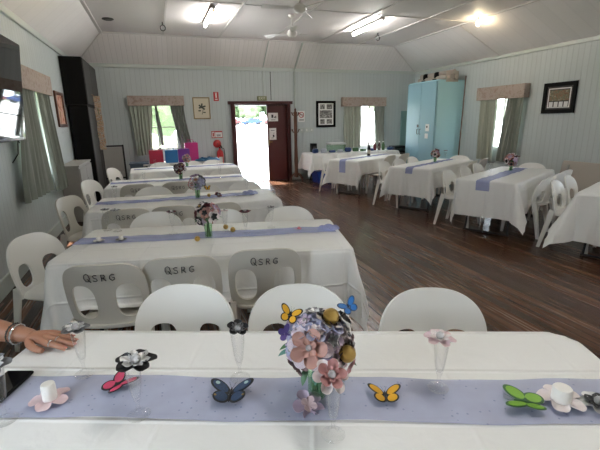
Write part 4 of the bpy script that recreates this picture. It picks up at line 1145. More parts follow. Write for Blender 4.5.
def top_flower(x, y, z, r, layers, label, centre='gem', tilt=(0, 0), crad=0.25, spin=0.2):
    t = thing('paper_flower', label, 'paper flower', (x, y, z))
    flower(t, (0, 0, 0), (tilt[0], tilt[1], 1), r, layers, centre, crad, spin, 'petals')
    return t
BK = [('blackpetal', 5, 0.22, 1.0, 0), ('silverpetal', 6, 0.30, 0.72, 0.10)]
GY = [('greypetal', 5, 0.22, 1.0, 0), ('silverpetal', 6, 0.3, 0.7, 0.1)]
PK = [('pinkpetal', 6, 0.18, 1.0, 0), ('ivory', 6, 0.3, 0.66, 0.12)]
BG = [('burgundy', 5, 0.3, 1.0, 0), ('blackpetal', 5, 0.35, 0.6, 0.12)]
SV = [('greypetal', 5, 0.25, 1.0, 0), ('silverpetal', 5, 0.3, 0.7, 0.1)]
ZF = TZ+0.0105+0.157
# nearest table
flute(-0.296, 1.309, 'clear flute under pewter flower, beside the fingertips'); top_flower(-0.302, 1.315, ZF, 0.043, GY, 'pewter paper flower with silver centre, on flute by the hand', tilt=(0.05, -0.02))
flute(-0.122, 1.043, 'clear flute under black flower, near pink butterfly'); top_flower(-0.113, 1.046, ZF, 0.056, BK, 'black paper flower with silver lace centre, on flute above the pink butterfly', tilt=(0.05, -0.02))
flute(0.175, 1.108, 'clear flute left of the big bouquet, under small black flower'); top_flower(0.176, 1.112, ZF+0.006, 0.034, [('blackpetal', 5, 0.5, 1.0, 0), ('greypetal', 5, 0.5, 0.7, 0.1)], 'small black paper flower with pale centre, on flute left of bouquet', tilt=(0.1, -0.35), crad=0.3)
flute(0.725, 0.846, 'clear flute at right part of nearest table, under blush flower'); top_flower(0.720, 0.850, ZF+0.004, 0.046, PK, 'blush pink paper flower on flute in front of the lone right chair', tilt=(0.0, -0.05))
flute(0.354, 0.787, 'clear flute standing in front of the big bouquet, under rose flower'); top_flower(0.352, 0.800, ZF+0.008, 0.043, [('ivory', 6, 0.15, 1.12, -0.1), ('rosepetal', 5, 0.35, 0.9, 0.08), ('rosepetal', 5, 0.5, 0.5, 0.2)], 'rose pink paper flower with silver gem, on front flute of the bouquet', tilt=(0.05, -0.75), crad=0.26)
flute(-0.469, 1.153, 'clear flute at left picture edge beside the black phone'); top_flower(-0.476, 1.160, ZF, 0.05, GY, 'pewter paper flower at the left picture edge, beside the phone', tilt=(-0.1, -0.2))

# bouquet in jar, nearest table
def jar(x, y, label, s=1.0):
    t = thing('glass_jar', label, 'jar', (x, y, TZ+0.0105))
    b = B(); lathe(b, [(0, 0), (0.024*s, 0), (0.027*s, 0.004*s), (0.026*s, 0.045*s), (0.030*s, 0.095*s), (0.0285*s, 0.095*s), (0.0245*s, 0.045*s), (0.024*s, 0.008*s), (0, 0.008*s)], n=20); obj('glass', b, 'jar', t)
    return t
def leaf_bm(b, p, d, l, w):
    d = Vector(d).normalized(); x, y = frame_of(d); p = Vector(p)
    n = 6
    L_, R_, Mi = [], [], []
    for k in range(n+1):
        s = k/n; ww = w*math.sin(PI*min(1, s*0.97+0.03))**0.8
        c = p+d*l*s-Vector((0, 0, 1))*0.25*l*s*s
        Mi.append(b.verts.new(c)); L_.append(b.verts.new(c+x*ww+y*ww*.3)); R_.append(b.verts.new(c-x*ww+y*ww*.3))
    for k in range(n):
        b.faces.new((Mi[k], Mi[k+1], L_[k+1], L_[k])); b.faces.new((Mi[k+1], Mi[k], R_[k], R_[k+1]))

def wing_f(s):
    # forewing + hindwing silhouette in local (u outward, v forward), unit size
    def f(u, v):
        fore = 1-(((u-0.50)*0.8+(v-0.36)*0.6)/0.56)**2-((-(u-0.50)*0.6+(v-0.36)*0.8)/0.30)**2
        hind = 1-((u-0.36)/0.36)**2-((v+0.26)/0.36)**2
        return max(fore, hind)
    return f
BFM = {}
def bf_meshes(edge, fill):
    k = (edge, fill)
    if k in BFM: return BFM[k]
    out = []
    for grow, m, dz in ((0.0, edge, 0.0), (0.42, fill, 0.022)):
        f0 = wing_f(1); b = B(); pts, fs = clip_sheet(22, 30, 0, 1.1, -0.75, 0.95, lambda u, v: f0(u, v)-grow)
        sheet(b, pts, fs, lambda u, v: Vector((u, v, dz+0.02*math.sin(u*3))), 0.018); out.append(mesh_of('wing', b, m, True, True, 50))
    BFM[k] = out; return out
def butterfly(name, parent, mw, s, edge, fill, dih=0.25, spots=None, us=1.0):
    me = bf_meshes(edge, fill)
    b = B(); tube(b, [(0, -0.45, 0), (0, -0.1, 0.03), (0, 0.25, 0.03), (0, 0.42, 0.01)], [0.02, 0.05, 0.055, 0.03], 6)
    for q in (-1, 1): tube(b, [(0.02*q, 0.4, 0.02), (0.16*q, 0.75, 0.08)], 0.008, 4)
    for v in b.verts: v.co *= s
    root = obj(name, b, edge, parent, mw=mw)
    for q in (1, -1):
        wm = Matrix.Rotation(-q*dih, 4, 'Y') @ Matrix.Diagonal((q*s*us, s, s, 1))
        w = link('wing', me[0], root, wm); link('wing_patch', me[1], w)
        if spots:
            for (u, v, rr, m2) in spots:
                link('wing_spot', ball_mesh(m2), w, T(u, v, 0.05) @ Matrix.Diagonal((rr, rr, 0.015, 1)))
    return root
def flat_butterfly(x, y, head, s, edge, fill, label, dih=0.25, spots=None, z=None, us=1.0):
    t = thing('butterfly', label, 'butterfly', (x, y, TZ+0.0145 if z is None else z), 0, 'paper butterflies')
    butterfly('body', t, T(0, 0, 0.12*s) @ rotz(head), s, edge, fill, dih, spots, us=us)
# pink: seen lying at a slant; blue, yellow, green on the runner
flat_butterfly(-0.187, 1.190, R(-50), 0.066, 'blackpetal', 'bf_pink', 'pink butterfly with black edges on nearest table runner', 0.25, us=0.7)
flat_butterfly(0.130, 1.022, R(-20), 0.069, 'blackpetal', 'bf_blue', 'dark navy butterfly with pale wing spots on nearest table runner', 0.30,
               [(0.66, 0.50, 0.10, 'bf_pale'), (0.62, -0.28, 0.06, 'brass')])
flat_butterfly(0.551, 0.858, R(-22), 0.052, 'blackpetal', 'bf_yellow', 'yellow butterfly on nearest table runner, right of bouquet', 0.30)
flat_butterfly(0.902, 0.694, R(50), 0.074, 'bf_dkgreen', 'bf_green', 'green butterfly beside white candle on nearest table runner', 0.25, us=0.7)

def candle_flower(x, y, petal, label_f, label_c, r=0.055, cr=0.026, ch=0.045, spin=0.3, z=None):
    z = (TZ+0.0135) if z is None else z
    t = thing('paper_flower', label_f, 'paper flower', (x, y, z))
    flower(t, (0, 0, 0.002), (0, 0, 1), r, petal, None, 0.2, spin, 'petals')
    t2 = thing('candle', label_c, 'candle', (x, y, z+0.006))
    b = B(); lathe(b, [(0, 0), (cr, 0), (cr*1.03, ch*.1), (cr*1.0, ch*0.92), (cr*0.9, ch), (cr*.5, ch*1.02), (0, ch*0.98)], n=20); obj('wax', b, 'candle', t2)
candle_flower(1.006, 0.672, [('ivory', 5, 0.16, 1.0, 0)], 'white paper flower under candle, at right end of nearest table', 'white round candle at right end of nearest table', 0.062, 0.025, 0.040)
candle_flower(-0.370, 1.198, [('pinkpetal', 5, 0.10, 1.0, 0)], 'blush paper flower under candle, in front of the phone', 'white candle in front of the black phone', 0.056, 0.019, 0.050, 0.9)
top_flower(1.085, 0.622, TZ+0.016, 0.05, [('silverpetal', 5, 0.18, 1.0, 0), ('blackpetal', 5, 0.25, 0.7, 0.1)], 'black and white paper flower at the right picture edge', tilt=(0, 0))

# the big bouquet: offsets (right, up, towards viewer) from its centre, viewed along the camera direction
FW = Vector((0.31806, 0.91401, -0.25184)); RT = Vector((0.94280, -0.33291, -0.01751)); UP = Vector((0.09984, 0.23186, 0.96761))
CB = Vector((0.372, 0.945, 0.910)); TC = (Vector((0, 0, 1.53))-CB).normalized()
bq = thing('flower_bouquet', 'large paper flower bouquet with gold chocolates and butterflies, on nearest table', 'bouquet', (0.372, 0.945, TZ+0.012))
def off(dx, dy, dt=None, R0=0.078):
    k = 0.00290
    a, c = dx*k, -dy*k
    d = math.sqrt(max(0.0004, R0*R0-min(a*a+c*c, R0*R0*0.98))) if dt is None else dt
    w = CB+RT*a+UP*c+TC*d
    n = (RT*a+UP*c+TC*d)
    return w-Vector(bq.location), n
BF = [ # dx, dy (picture offsets), radius, layers, centre, crad
 (-6, 2, 0.056, [('gingham', 6, 0.12, 1.15, -0.12), ('peach', 5, 0.32, 0.95, 0.05), ('peach', 5, 0.5, 0.45, 0.18)], 'gem', 0.16),
 (11, -22, 0.052, [('bluelilac', 6, 0.25, 1.05, -0.1), ('ivory', 5, 0.3, 0.8, 0.02), ('brownpetal', 5, 0.40, 0.62, 0.1)], 'goldfoil', 0.44),
 (22, 6, 0.054, [('ivory', 6, 0.25, 1.05, -0.1), ('pinkpetal', 5, 0.3, 0.8, 0.02), ('brownpetal', 5, 0.40, 0.62, 0.1)], 'goldfoil', 0.44),
 (11, 16, 0.022, [('magenta', 5, 0.3, 1.0, 0)], None, 0.2),
 (3, 25, 0.020, [('magenta', 5, 0.3, 1.0, 0)], None, 0.2),
 (-10, -22, 0.034, [('bluelilac', 6, 0.3, 1.0, 0), ('lilac', 5, 0.4, 0.6, 0.12)], 'gem', 0.2),
 (-23, 4, 0.030, [('lilac', 6, 0.3, 1.0, 0), ('bluelilac', 5, 0.4, 0.6, 0.12)], 'gem', 0.2),
 (-19, 19, 0.034, [('mauve', 5, 0.3, 1.0, 0), ('mauve', 5, 0.4, 0.6, 0.1)], None, 0.2),
 (-2, -31, 0.028, [('greypetal', 6, 0.3, 1.0, 0), ('silverpetal', 5, 0.4, 0.6, 0.1)], None, 0.2),
 (28, -12, 0.030, [('ivory', 5, 0.3, 1.0, 0), ('greypetal', 5, 0.4, 0.6, 0.1)], None, 0.2),
 (33, -2, 0.028, [('mauve', 5, 0.3, 1.0, 0)], 'gem', 0.2),
 (26, -26, 0.026, [('blackpetal', 5, 0.3, 1.0, 0)], None, 0.2),
 (31, 20, 0.028, [('rosepetal', 5, 0.3, 1.0, 0), ('ivory', 5, 0.4, 0.6, 0.1)], None, 0.2),
 (-22, -12, 0.028, [('bluelilac', 5, 0.3, 1.0, 0)], 'gem', 0.2), (14, -4, 0.034, [('lilac', 5, 0.3, 1, 0), ('greypetal', 5, 0.4, .6, .1)], None, .2), (0, -12, 0.034, [('bluelilac', 5, 0.3, 1, 0), ('ivory', 5, 0.4, .6, .1)], 'gem', .2), (24, -8, 0.030, [('ivory', 5, 0.3, 1, 0)], None, .2), (-12, 12, .034, [('mauve', 5, 0.3, 1, 0)], None, .2), (-14, -14, .03, [('gingham', 5, 0.3, 1, 0)], None, .2), (20, 18, .03, [('lilac', 5, .3, 1, 0)], None, .2)]
for i, (dx, dy, r, lay, cen, cr) in enumerate(BF):
    p, n = off(dx, dy); flower(bq, p, n, r, lay, cen, cr, spin=i*0.7)
# flowers on the side away from the viewer
for i, (a, c) in enumerate(((-20, -15), (0, -20), (20, -12), (-14, 8), (14, 8), (0, 0))):
    w = CB+RT*a*.003-UP*c*.003+FW*0.055; flower(bq, w-Vector(bq.location), (RT*a*.003-UP*c*.003+FW*.06), 0.036, [(('lilac', 'mauve', 'ivory')[i % 3], 5, 0.3, 1.0, 0), ('peach', 5, 0.4, 0.55, 0.1)], 'gem', 0.2, spin=i)
b = B(); q_ = bmesh.ops.create_icosphere(b, subdivisions=3, radius=0.055)
for v in q_['verts']: v.co = v.co*(1+0.12*math.sin(v.co.x*160)*math.cos(v.co.z*140))+CB-Vector(bq.location)
obj('moss_core', b, 'bluelilac', bq)
b = B()
for i, (dx, dy) in enumerate(((4, 22), (-4, 30), (16, 26), (24, 24), (-12, 27), (34, 10), (-28, -4), (18, -34), (2, 36))):
    p, n = off(dx, dy, R0=0.07); leaf_bm(b, p-n*0.3, n+UP*-0.03, 0.05, 0.011)
obj('foliage', b, 'leaf', bq)
b = B()
for dx, dy in ((-1, 27), (20, 22), (-30, 6)):
    p, n = off(dx, dy, R0=0.075); leaf_bm(b, p-n*.2, n, 0.04, 0.011)
obj('pale_leaf', b, 'leafteal', bq)
for i in range(7):
    a = i*2*PI/7; b = B(); tube(b, [(0.014*math.cos(a), 0.014*math.sin(a), 0.004), (-0.008*math.cos(a), -0.008*math.sin(a), 0.07), (0.03*math.cos(a+2), 0.03*math.sin(a+2), 0.15)], 0.0032, 6); obj('stem', b, 'leaf', bq)
for dx, dy, s, e, f, an in ((-26, -31, 0.034, 'blackpetal', 'bf_yellow', 0.3), (-31, -13, 0.026, 'bf_purple', 'bf_purple', 1.2), (31, -39, 0.030, 'bf_blue', 'bf_blue2', -0.5)):
    w = CB+RT*dx*.0029-UP*dy*.0029-FW*0.02; p = w-Vector(bq.location)
    b = B(); tube(b, [(0, 0, 0.14), p*0.6+Vector((0, 0, .07)), p], 0.0011, 5); wr = obj('wire', b, 'wire', bq)
    nrm = (-FW+UP*0.55).normalized(); up_ = (UP*math.cos(an)+RT*math.sin(an)); xx = up_.cross(nrm).normalized(); yy = nrm.cross(xx)
    mw = Matrix(((xx.x, yy.x, nrm.x, p.x), (xx.y, yy.y, nrm.y, p.y), (xx.z, yy.z, nrm.z, p.z), (0, 0, 0, 1)))
    butterfly('butterfly', bq, mw, s, e, f, 0.3)
jar(0.372, 0.945, 'greenish glass jar holding the large bouquet on nearest table')
top_flower(0.330, 0.905, TZ+0.016, 0.048, [('lilac', 5, 0.15, 1.0, 0), ('pinkpetal', 4, 0.3, 0.5, 0.1)], 'pale lilac paper flower lying at foot of the big bouquet', tilt=(0.1, -0.5), centre=None)

# smaller bouquets on the other tables
PAL = {'mixed': ['burgundy', 'ivory', 'rosepetal', 'blackpetal', 'peach', 'lilac'], 'dark': ['blackpetal', 'burgundy', 'mauve', 'greypetal', 'ivory'], 'soft': ['lilac', 'ivory', 'greypetal', 'rosepetal', 'bluelilac']}
def small_bouquet(tn, x, y, pal, label, jlabel, s=1.0, n=16, seed=0, bfly=False, hgt=0.155):
    rr = random.Random(seed); n = 12
    t = thing('flower_bouquet', label, 'bouquet', (x, y, TZ+0.012), 0, 'paper flower bouquets')
    for i in range(n):
        zz = 1-1.75*(i+0.5)/n; ph = i*2.399963+seed; q = math.sqrt(max(0, 1-zz*zz))
        d = Vector((q*math.cos(ph), q*math.sin(ph), zz))
        c = Vector((0, 0, hgt))+d*s*(0.046+0.028*rr.random())
        m1 = PAL[pal][i % len(PAL[pal])]; m2 = PAL[pal][(i*2+1) % len(PAL[pal])]
        flower(t, c, d, (0.036+0.018*rr.random())*s, [(m1, 5, 0.3, 1.0, 0), (m2, 5, 0.4, 0.55, 0.12)], 'gem' if i % 3 == 0 else ('goldfoil' if i % 5 == 1 else None), 0.22, spin=i)
    b = B()
    for i in range(12):
        a = i*0.9; leaf_bm(b, (0.03*math.cos(a), 0.03*math.sin(a), hgt-0.03), (math.cos(a), math.sin(a), 0.1+0.5*rr.random()), 0.075*s, 0.012)
    obj('foliage', b, 'leaf', t)
    b = B()
    for i in range(5):
        a = i*1.26; tube(b, [(0.012*math.cos(a), 0.012*math.sin(a), 0.004), (0.01*math.cos(a+2), 0.01*math.sin(a+2), hgt)], 0.003, 6)
    obj('stems', b, 'leaf', t)
    if bfly:
        w = Vector(bfly)*1.0; b = B(); tube(b, [(0, 0, hgt), w*0.6+Vector((0, 0, hgt*.5)), w], 0.0012, 5); obj('wire', b, 'wire', t)
        butterfly('butterfly', t, T(*w) @ Matrix.Rotation(R(55), 4, 'X'), 0.036, 'blackpetal', 'bf_yellow', 0.3)
    jar(x, y, jlabel)
    return t
small_bouquet('t2', 0.283, 2.786, 'mixed', 'burgundy and cream paper bouquet on the second table', 'green jar under burgundy bouquet, second table', 1.05, seed=1, hgt=0.165)
small_bouquet('t3', 0.362, 4.38, 'soft', 'lilac paper bouquet with yellow butterfly on the third table', 'green jar under lilac bouquet, third table', 1.05, seed=2, bfly=(0.10, -0.08, 0.11))
small_bouquet('t4', 0.281, 6.02, 'dark', 'dark paper bouquet on the fourth left table', 'jar under dark bouquet, fourth left table', 1.0, seed=3)
small_bouquet('t5', 0.493, 7.78, 'soft', 'grey and lilac paper bouquet on the farthest left table', 'jar under grey bouquet, farthest left table', 1.0, seed=4)
small_bouquet('r3', 5.02, 4.66, 'mixed', 'dark burgundy bouquet on right table below the window', 'jar under dark bouquet on right table', 1.15, seed=5)
small_bouquet('r2', 4.86, 6.24, 'mixed', 'brown bouquet on the table before blue cupboard', 'jar under bouquet before blue cupboard', 1.0, seed=6)

# flutes and flowers, second table
for i, (x, y, lay, r, lf, lt) in enumerate([
    (-0.420, 3.06+.22, SV, 0.036, 'clear flute at far left of second table', 'silver paper flower on leftmost flute of second table'),
    (-0.345, 3.02+.20, SV, 0.040, 'clear flute second from left on second table', 'silver paper flower on second flute of second table'),
    (0.050, 2.98, BG, 0.038, 'clear flute before left white chair of second table', 'dark paper flower on flute left of the second table bouquet'),
    (0.418, 2.88, PK, 0.030, 'clear flute with pink flower right of burgundy bouquet', 'small pink paper flower right of burgundy bouquet'),
    (0.545, 2.760, BG, 0.046, 'clear flute with burgundy flower, second table', 'burgundy paper flower on flute, second table'),
    (0.764, 2.860, SV, 0.030, 'clear flute before rightmost white chair of second table', 'grey paper flower on rightmost flute of second table')]):
    flute(x, y, lf); top_flower(x, y, ZF, r, lay, lt, tilt=(0, 0))
candle_flower(-0.445, 2.965, [('silverpetal', 5, 0.15, 1, 0)], 'silver paper flower on left end of second table runner', 'small white candle on left end of second table', 0.04, 0.016, 0.03)
candle_flower(-0.300, 2.935, [('greypetal', 5, 0.15, 1, 0)], 'pewter paper flower on second table runner', 'small white candle in pewter flower, second table', 0.042, 0.014, 0.026)
def choc(x, y, label):
    t = link('foil_chocolate', ball_mesh('goldfoil')); t.matrix_basis = T(x, y, TZ+0.012+0.019) @ Matrix.Scale(0.019, 4); tag(t, label, 'chocolate', 'gold foil chocolates')
choc(0.429, 2.945, 'gold foil chocolate right of burgundy bouquet, back one'); choc(0.465, 2.845, 'gold foil chocolate right of burgundy bouquet, front one'); choc(0.196, 2.700, 'gold foil chocolate in front of burgundy bouquet')
flat_butterfly(0.919, 2.69, R(20), 0.035, 'burgundy', 'bf_pink', 'small red butterfly on second table runner', 0.3, z=TZ+0.02)
# third table
for (x, y, lay, r, lf, lt) in [(-0.46, 4.50, SV, 0.034, 'clear flute at left of the third table', 'silver flower on left flute of third table'),
                               (0.92, 4.47, SV, 0.03, 'clear flute at right of third table', 'grey flower on right flute of third table')]:
    flute(x, y, lf); top_flower(x, y, ZF, r, lay, lt, tilt=(0, 0))
top_flower(0.572, 4.34, TZ+0.03, 0.042, BG, 'burgundy paper flower lying on third table', tilt=(0.3, -0.6)); choc(0.48, 4.385, 'gold foil chocolate on third table')
# fourth and fifth tables: flutes
for i, (x, y, lab) in enumerate([(-0.50, 6.05, 'first clear flute at left end of fourth left table'), (-0.42, 6.15, 'second clear flute at left end of fourth left table'), (-0.21, 5.78, 'clear flute at front left of fourth left table'), (0.84, 5.99, 'clear flute at right of fourth left table'),
                                 (-0.20, 7.82, 'first clear flute at left of farthest left table'), (-0.07, 7.74, 'second clear flute at left of farthest left table'), (1.05, 7.75, 'clear flute at right of farthest left table')]):
    flute(x, y, lab)
# right tables
for x, y, lay, lf, lt in [(5.42, 4.92, BG, 'clear flute right of bouquet on the right table', 'dark flower on flute beyond right table bouquet'), (4.35, 4.28+.1, SV, 'clear flute at near end of the right table', 'grey flower on flute at near end of right table'),
                   (5.25, 4.83, PK, 'clear flute just right of right table bouquet', 'pink flower just right of right table bouquet'), (5.30, 6.50, BG, 'clear flute at far end of table before blue cupboard', 'dark flower on flute before the aqua cupboard side'),
                   (5.06, 6.52, SV, 'clear flute right of brown bouquet before cupboard', 'grey flower right of brown bouquet before cupboard'), (5.02, 8.20, SV, 'clear flute at far end of farthest right table', 'grey flower at far end of farthest right table'), (4.75, 8.12, BG, 'clear flute on the farthest right table', 'dark flower on farthest right table')]:
    flute(x, y, lf, 1.1); top_flower(x, y, TZ+0.0105+.157*1.1, 0.042, lay, lt, tilt=(0, 0))
t = thing('wine_bottle', 'tall black wine bottle on the farthest right table', 'bottle', (4.45, 8.02, TZ+0.018))
b = B(); lathe(b, [(0, 0), (0.036, 0), (0.037, 0.01), (0.037, 0.17), (0.03, 0.20), (0.015, 0.225), (0.014, 0.29), (0, 0.29)], n=18); obj('glass', b, 'black_gl', t)
b = B(); lathe(b, [(0.0145, 0.25), (0.0155, 0.25), (0.0155, 0.295), (0, 0.295)], n=14); obj('cap', b, 'burgundy', t)
b = B(); lathe(b, [(0.0372, 0.05), (0.0378, 0.05), (0.0378, 0.13), (0.0372, 0.13)], n=18); obj('paper_label', b, 'cream', t)

# phone on the nearest table
t = thing('mobile_phone', 'black phone lying at left end of the nearest table', 'phone', (-0.520, 1.318, TZ+0.011), R(-20.5))
b = B(); box(b, (0, 0, 0.006), (0.088, 0.150, 0.010), None, 0.004); obj('case', b, 'black', t, smooth=False)
b = B(); box(b, (0, 0, 0.0118), (0.080, 0.142, 0.001)); obj('screen', b, 'screen', t, smooth=False)

# ------------------------------------------------------------------ hand and forearm of the person at the left
def skin_body():
    me = bpy.data.meshes.new('arm')
    V, E, Rd = [], [], []
    def add(p, r, par=None):
        V.append(Vector(p)); Rd.append(r)
        if par is not None: E.append((par, len(V)-1))
        return len(V)-1
    z0 = TZ+0.006
    w = Vector((-0.545, 1.600, z0+0.040))         # wrist
    dirv = Vector((0.90, -0.42, 0)).normalized(); side = Vector((0.42, 0.90, 0)).normalized()   # side = little-finger side, away from the camera
    pal = add(w+dirv*0.055+Vector((0, 0, -0.006)), 0.026)
    wr = add(w, (0.030), pal)
    f1 = add(w-dirv*0.07+Vector((-0.01, 0.0, 0.014)), 0.037, wr)
    f2 = add(w-dirv*0.16+Vector((-0.02, 0.0, 0.040)), 0.047, f1)
    f3 = add(w-dirv*0.25+Vector((-0.03, 0.0, 0.075)), 0.050, f2)
    el = add(w-dirv*0.31+Vector((-0.03, 0, 0.11)), 0.048, f3)
    u1 = add(w-dirv*0.36+Vector((-0.02, 0, 0.22)), 0.054, el)
    u2 = add(w-dirv*0.39+Vector((-0.02, 0, 0.36)), 0.058, u1)
    # fingers: (lateral offset, length, root forward)
    for lat, ln, fwd, sp, r in ((-0.030, 0.074, 0.092, -0.05, 0.0098), (-0.010, 0.083, 0.097, 0.0, 0.0102), (0.011, 0.077, 0.093, 0.05, 0.0098), (0.031, 0.060, 0.083, 0.12, 0.0088)):
        d = (dirv+side*sp).normalized()
        k0 = add(w+dirv*0.070+side*lat*0.8+Vector((0, 0, -0.006)), 0.016, pal)
        k1 = add(w+dirv*fwd+side*lat+Vector((0, 0, -0.010)), r*1.28, k0)
        k2 = add(V[k1]+d*ln*0.42+Vector((0, 0, -0.004)), r*1.05, k1)
        k3 = add(V[k2]+d*ln*0.30+Vector((0, 0, -0.008)), r, k2)
        k4 = add(V[k3]+d*ln*0.24+Vector((0, 0, -0.006)), r*0.82, k3)
    # thumb, leaves the near side of the palm
    t0 = add(w+dirv*0.028-side*0.024+Vector((0, 0, -0.010)), 0.018, pal)
    t1 = add(V[t0]+(dirv*0.80-side*0.6).normalized()*0.030+Vector((0, 0, -0.008)), 0.0135, t0)
    t2 = add(V[t1]+(dirv*0.95-side*0.3).normalized()*0.030+Vector((0, 0, -0.005)), 0.0118, t1)
    t3 = add(V[t2]+(dirv*0.98-side*0.12).normalized()*0.022+Vector((0, 0, -0.002)), 0.0095, t2)
    sc_ = 1.14
    V = [w+Vector(((v.x-w.x)*sc_, (v.y-w.y)*sc_, (v.z-w.z)))+Vector((0.012, 0.0, 0.0)) for v in V]; Rd = [r*1.1 if 0 < i < 8 else r*1.08 for i, r in enumerate(Rd)]
    me.from_pydata([tuple(v) for v in V], E, [])
    o = bpy.data.objects.new('arm', me); C.objects.link(o)
    md = o.modifiers.new('s', 'SKIN'); md.use_smooth_shade = True; md.branch_smoothing = 0.6
    sv = me.skin_vertices[0].data
    for i, r in enumerate(Rd): sv[i].radius = (r, r*(0.80 if i == 1 else 1.0)); sv[i].use_root = (i == 0)
    o.modifiers.new('ss', 'SUBSURF').levels = 2
    dg = bpy.context.evaluated_depsgraph_get(); m2 = bpy.data.meshes.new_from_object(o.evaluated_get(dg))
    bpy.data.objects.remove(o)
    m2.materials.clear(); m2.materials.append(M['skin'])
    for v in m2.vertices:                    # flesh flattens where it lies on the cloth
        if v.co.x > -0.56 and v.co.z < z0+0.0015: v.co.z = z0+0.0015
    m2.polygons.foreach_set('use_smooth', [True]*len(m2.polygons))
    return m2, V, w, dirv, side
am, AV, w, dirv, side = skin_body()
per = tag(link('person', am), 'person at left edge, bare forearm and hand resting on the nearest table', 'person')
def ring_at(p, ax, rx, rt, name, m, n=18, sq=1.0, chain=False):
    x, y = frame_of(ax); b = B()
    P = [Vector(p)+x*math.cos(2*PI*k/n)*rx+y*math.sin(2*PI*k/n)*rx*sq for k in range(n)]
    if chain:
        for k in range(n):
            q = bmesh.ops.create_icosphere(b, subdivisions=1, radius=rt*(1.25 if k % 2 else 0.95))
            for v in q['verts']: v.co += P[k]
    tube(b, P+[P[0]], rt*0.7, 6, cap=False)
    obj(name, b, m, per)
ring_at(w-dirv*0.012+Vector((0, 0, 0.004)), dirv, 0.0385, 0.0042, 'bracelet', 'chrome', 26, 0.9, True)
ring_at(w-dirv*0.026+Vector((0, 0, 0.006)), dirv, 0.0395, 0.0036, 'bracelet', 'dkgrey', 26, 0.92, True)
# vertices: index of finger joints (each finger adds five verts after the eight arm ones)
for fi, m in ((0, 'chrome'), (1, 'chrome'), (2, 'brass')):
    k2 = 8+fi*5+2; p = AV[k2-1].lerp(AV[k2], 0.62); ring_at(p, AV[k2]-AV[k2-1], 0.0132, 0.0022, 'finger_ring', m, 16)
for fi in range(4):
    k4 = 8+fi*5+4; d = (AV[k4]-AV[k4-1]).normalized()
    b = B(); bmesh.ops.create_icosphere(b, subdivisions=2, radius=1.0)
    mw = T(*(AV[k4]+Vector((0, 0, 0.0068))+d*0.001)) @ Matrix.Rotation(math.atan2(d.y, d.x), 4, 'Z') @ Matrix.Rotation(0.35, 4, 'Y') @ Matrix.Diagonal((0.0065, 0.0052, 0.002, 1))
    obj('fingernail', b, 'nail', per, mw=mw)

# ------------------------------------------------------------------ gift table and buffet on the far wall
t = thing('gift_table', 'small cloth covered table under the far left window', 'table', (0.52, 9.80, 0))
b = B(); box(b, (0, 0, 0.64), (1.70, 0.62, 0.03), None, 0.006); obj('tabletop', b, 'tabletop', t, smooth=False)
for sx in (-1, 1):
    for sy in (-1, 1):
        b = B(); tube(b, [(sx*0.78, sy*0.26, 0.63), (sx*0.78, sy*0.26, 0.0)], 0.018, 8); obj('leg', b, 'black_metal', t)
def bag(x, y, w, d, h, m, label, rz=0):
    t = thing('gift_bag', label, 'gift bag', (x, y, 0.657), rz, 'gift bags under the far window')
    b = B(); box(b, (0, 0, h/2), (w, d, h), None, 0.004); obj('body', b, m, t, smooth=False)
    b = B()
    for k in range(7):
        a = k*0.9; leaf_bm(b, (0.3*w*math.cos(a), 0.25*d*math.sin(a), h-0.02), (0.4*math.cos(a), 0.4*math.sin(a), 1), 0.075, 0.03)
    obj('tissue', b, 'tissue', t)
    for s in (-1, 1):
        b = B(); tube(b, [(-w*0.22, s*d*0.45, h-0.01), (-w*0.18, s*d*0.45, h+0.07), (w*0.18, s*d*0.45, h+0.07), (w*0.22, s*d*0.45, h-0.01)], 0.004, 5); obj('handle', b, m, t)
bag(-0.04, 9.72, 0.30, 0.14, 0.30, 'bagred', 'crimson gift bag, leftmost of four under the far window')
bag(0.29, 9.74, 0.28, 0.14, 0.29, 'bagblue', 'bright blue gift bag, second of four from left')
bag(0.57, 9.76, 0.26, 0.14, 0.30, 'bagpurple', 'purple gift bag, third of four from left')
bag(0.75, 9.86, 0.30, 0.13, 0.43, 'bagpink', 'magenta gift bag, tallest and rightmost of four', 0.1)
b = B(); rr = random.Random(5)
pts, fs = clip_sheet(40, 18, -0.30, 0.30, -0.14, 0.14, lambda x, y: 1-(x/0.3)**2-(y/0.14)**2)
sheet(b, pts, fs, lambda x, y: Vector((x, y, 0.015+0.10*max(0, 1-(x/0.3)**2-(y/0.14)**2)**.5*(0.7+0.3*math.sin(40*x+9*y)*math.cos(31*y+5*x)))), 0)
o = obj('tulle_bundle', b, 'tinsel', ang=80); o.matrix_basis = T(1.09, 9.66, 0.657); tag(o, 'dark peacock blue tulle heap beside the gift bags', 'tulle')

BX, BY, BL, BW = 4.78, 9.58, 2.44, 0.72
TABS['b'] = (BX, BY, 0.0, BL, BW)
t = trestle_table(BX, BY, 0, BL, BW, 'buffet trestle table against the far wall beside coat stand')
tablecloth(BX, BY, 0, BL, BW, 0.42, 0.40, 'white tablecloth on the buffet along far wall', (), 0.03, seed=21, kc=0.35)
tub('royal blue plastic crate under left end of the buffet', (3.98, 9.42, 0.003), 0.62, 0.44, 0.28, 'crate')
ZB = TZ+0.012
t = thing('speaker_box', 'small black speaker box on left end of buffet', 'speaker', (3.82, 9.80, ZB))
b = B(); box(b, (0, 0, 0.11), (0.14, 0.14, 0.22), None, 0.008); obj('cabinet', b, 'black', t, smooth=False)
b = B(); lathe(b, [(0, 0), (0.05, 0), (0.055, 0.004), (0.03, 0.006), (0, 0.002)], (0, -0.070, 0.09), 16, AY); obj('cone', b, 'dkgrey', t)
t = thing('storage_box', 'pale clear storage box with domed lid on the buffet', 'box', (4.42, 9.72, ZB))
b = B(); box(b, (0, 0, 0.09), (0.44, 0.28, 0.17), None, 0.02); obj('body', b, 'jar', t, smooth=False)
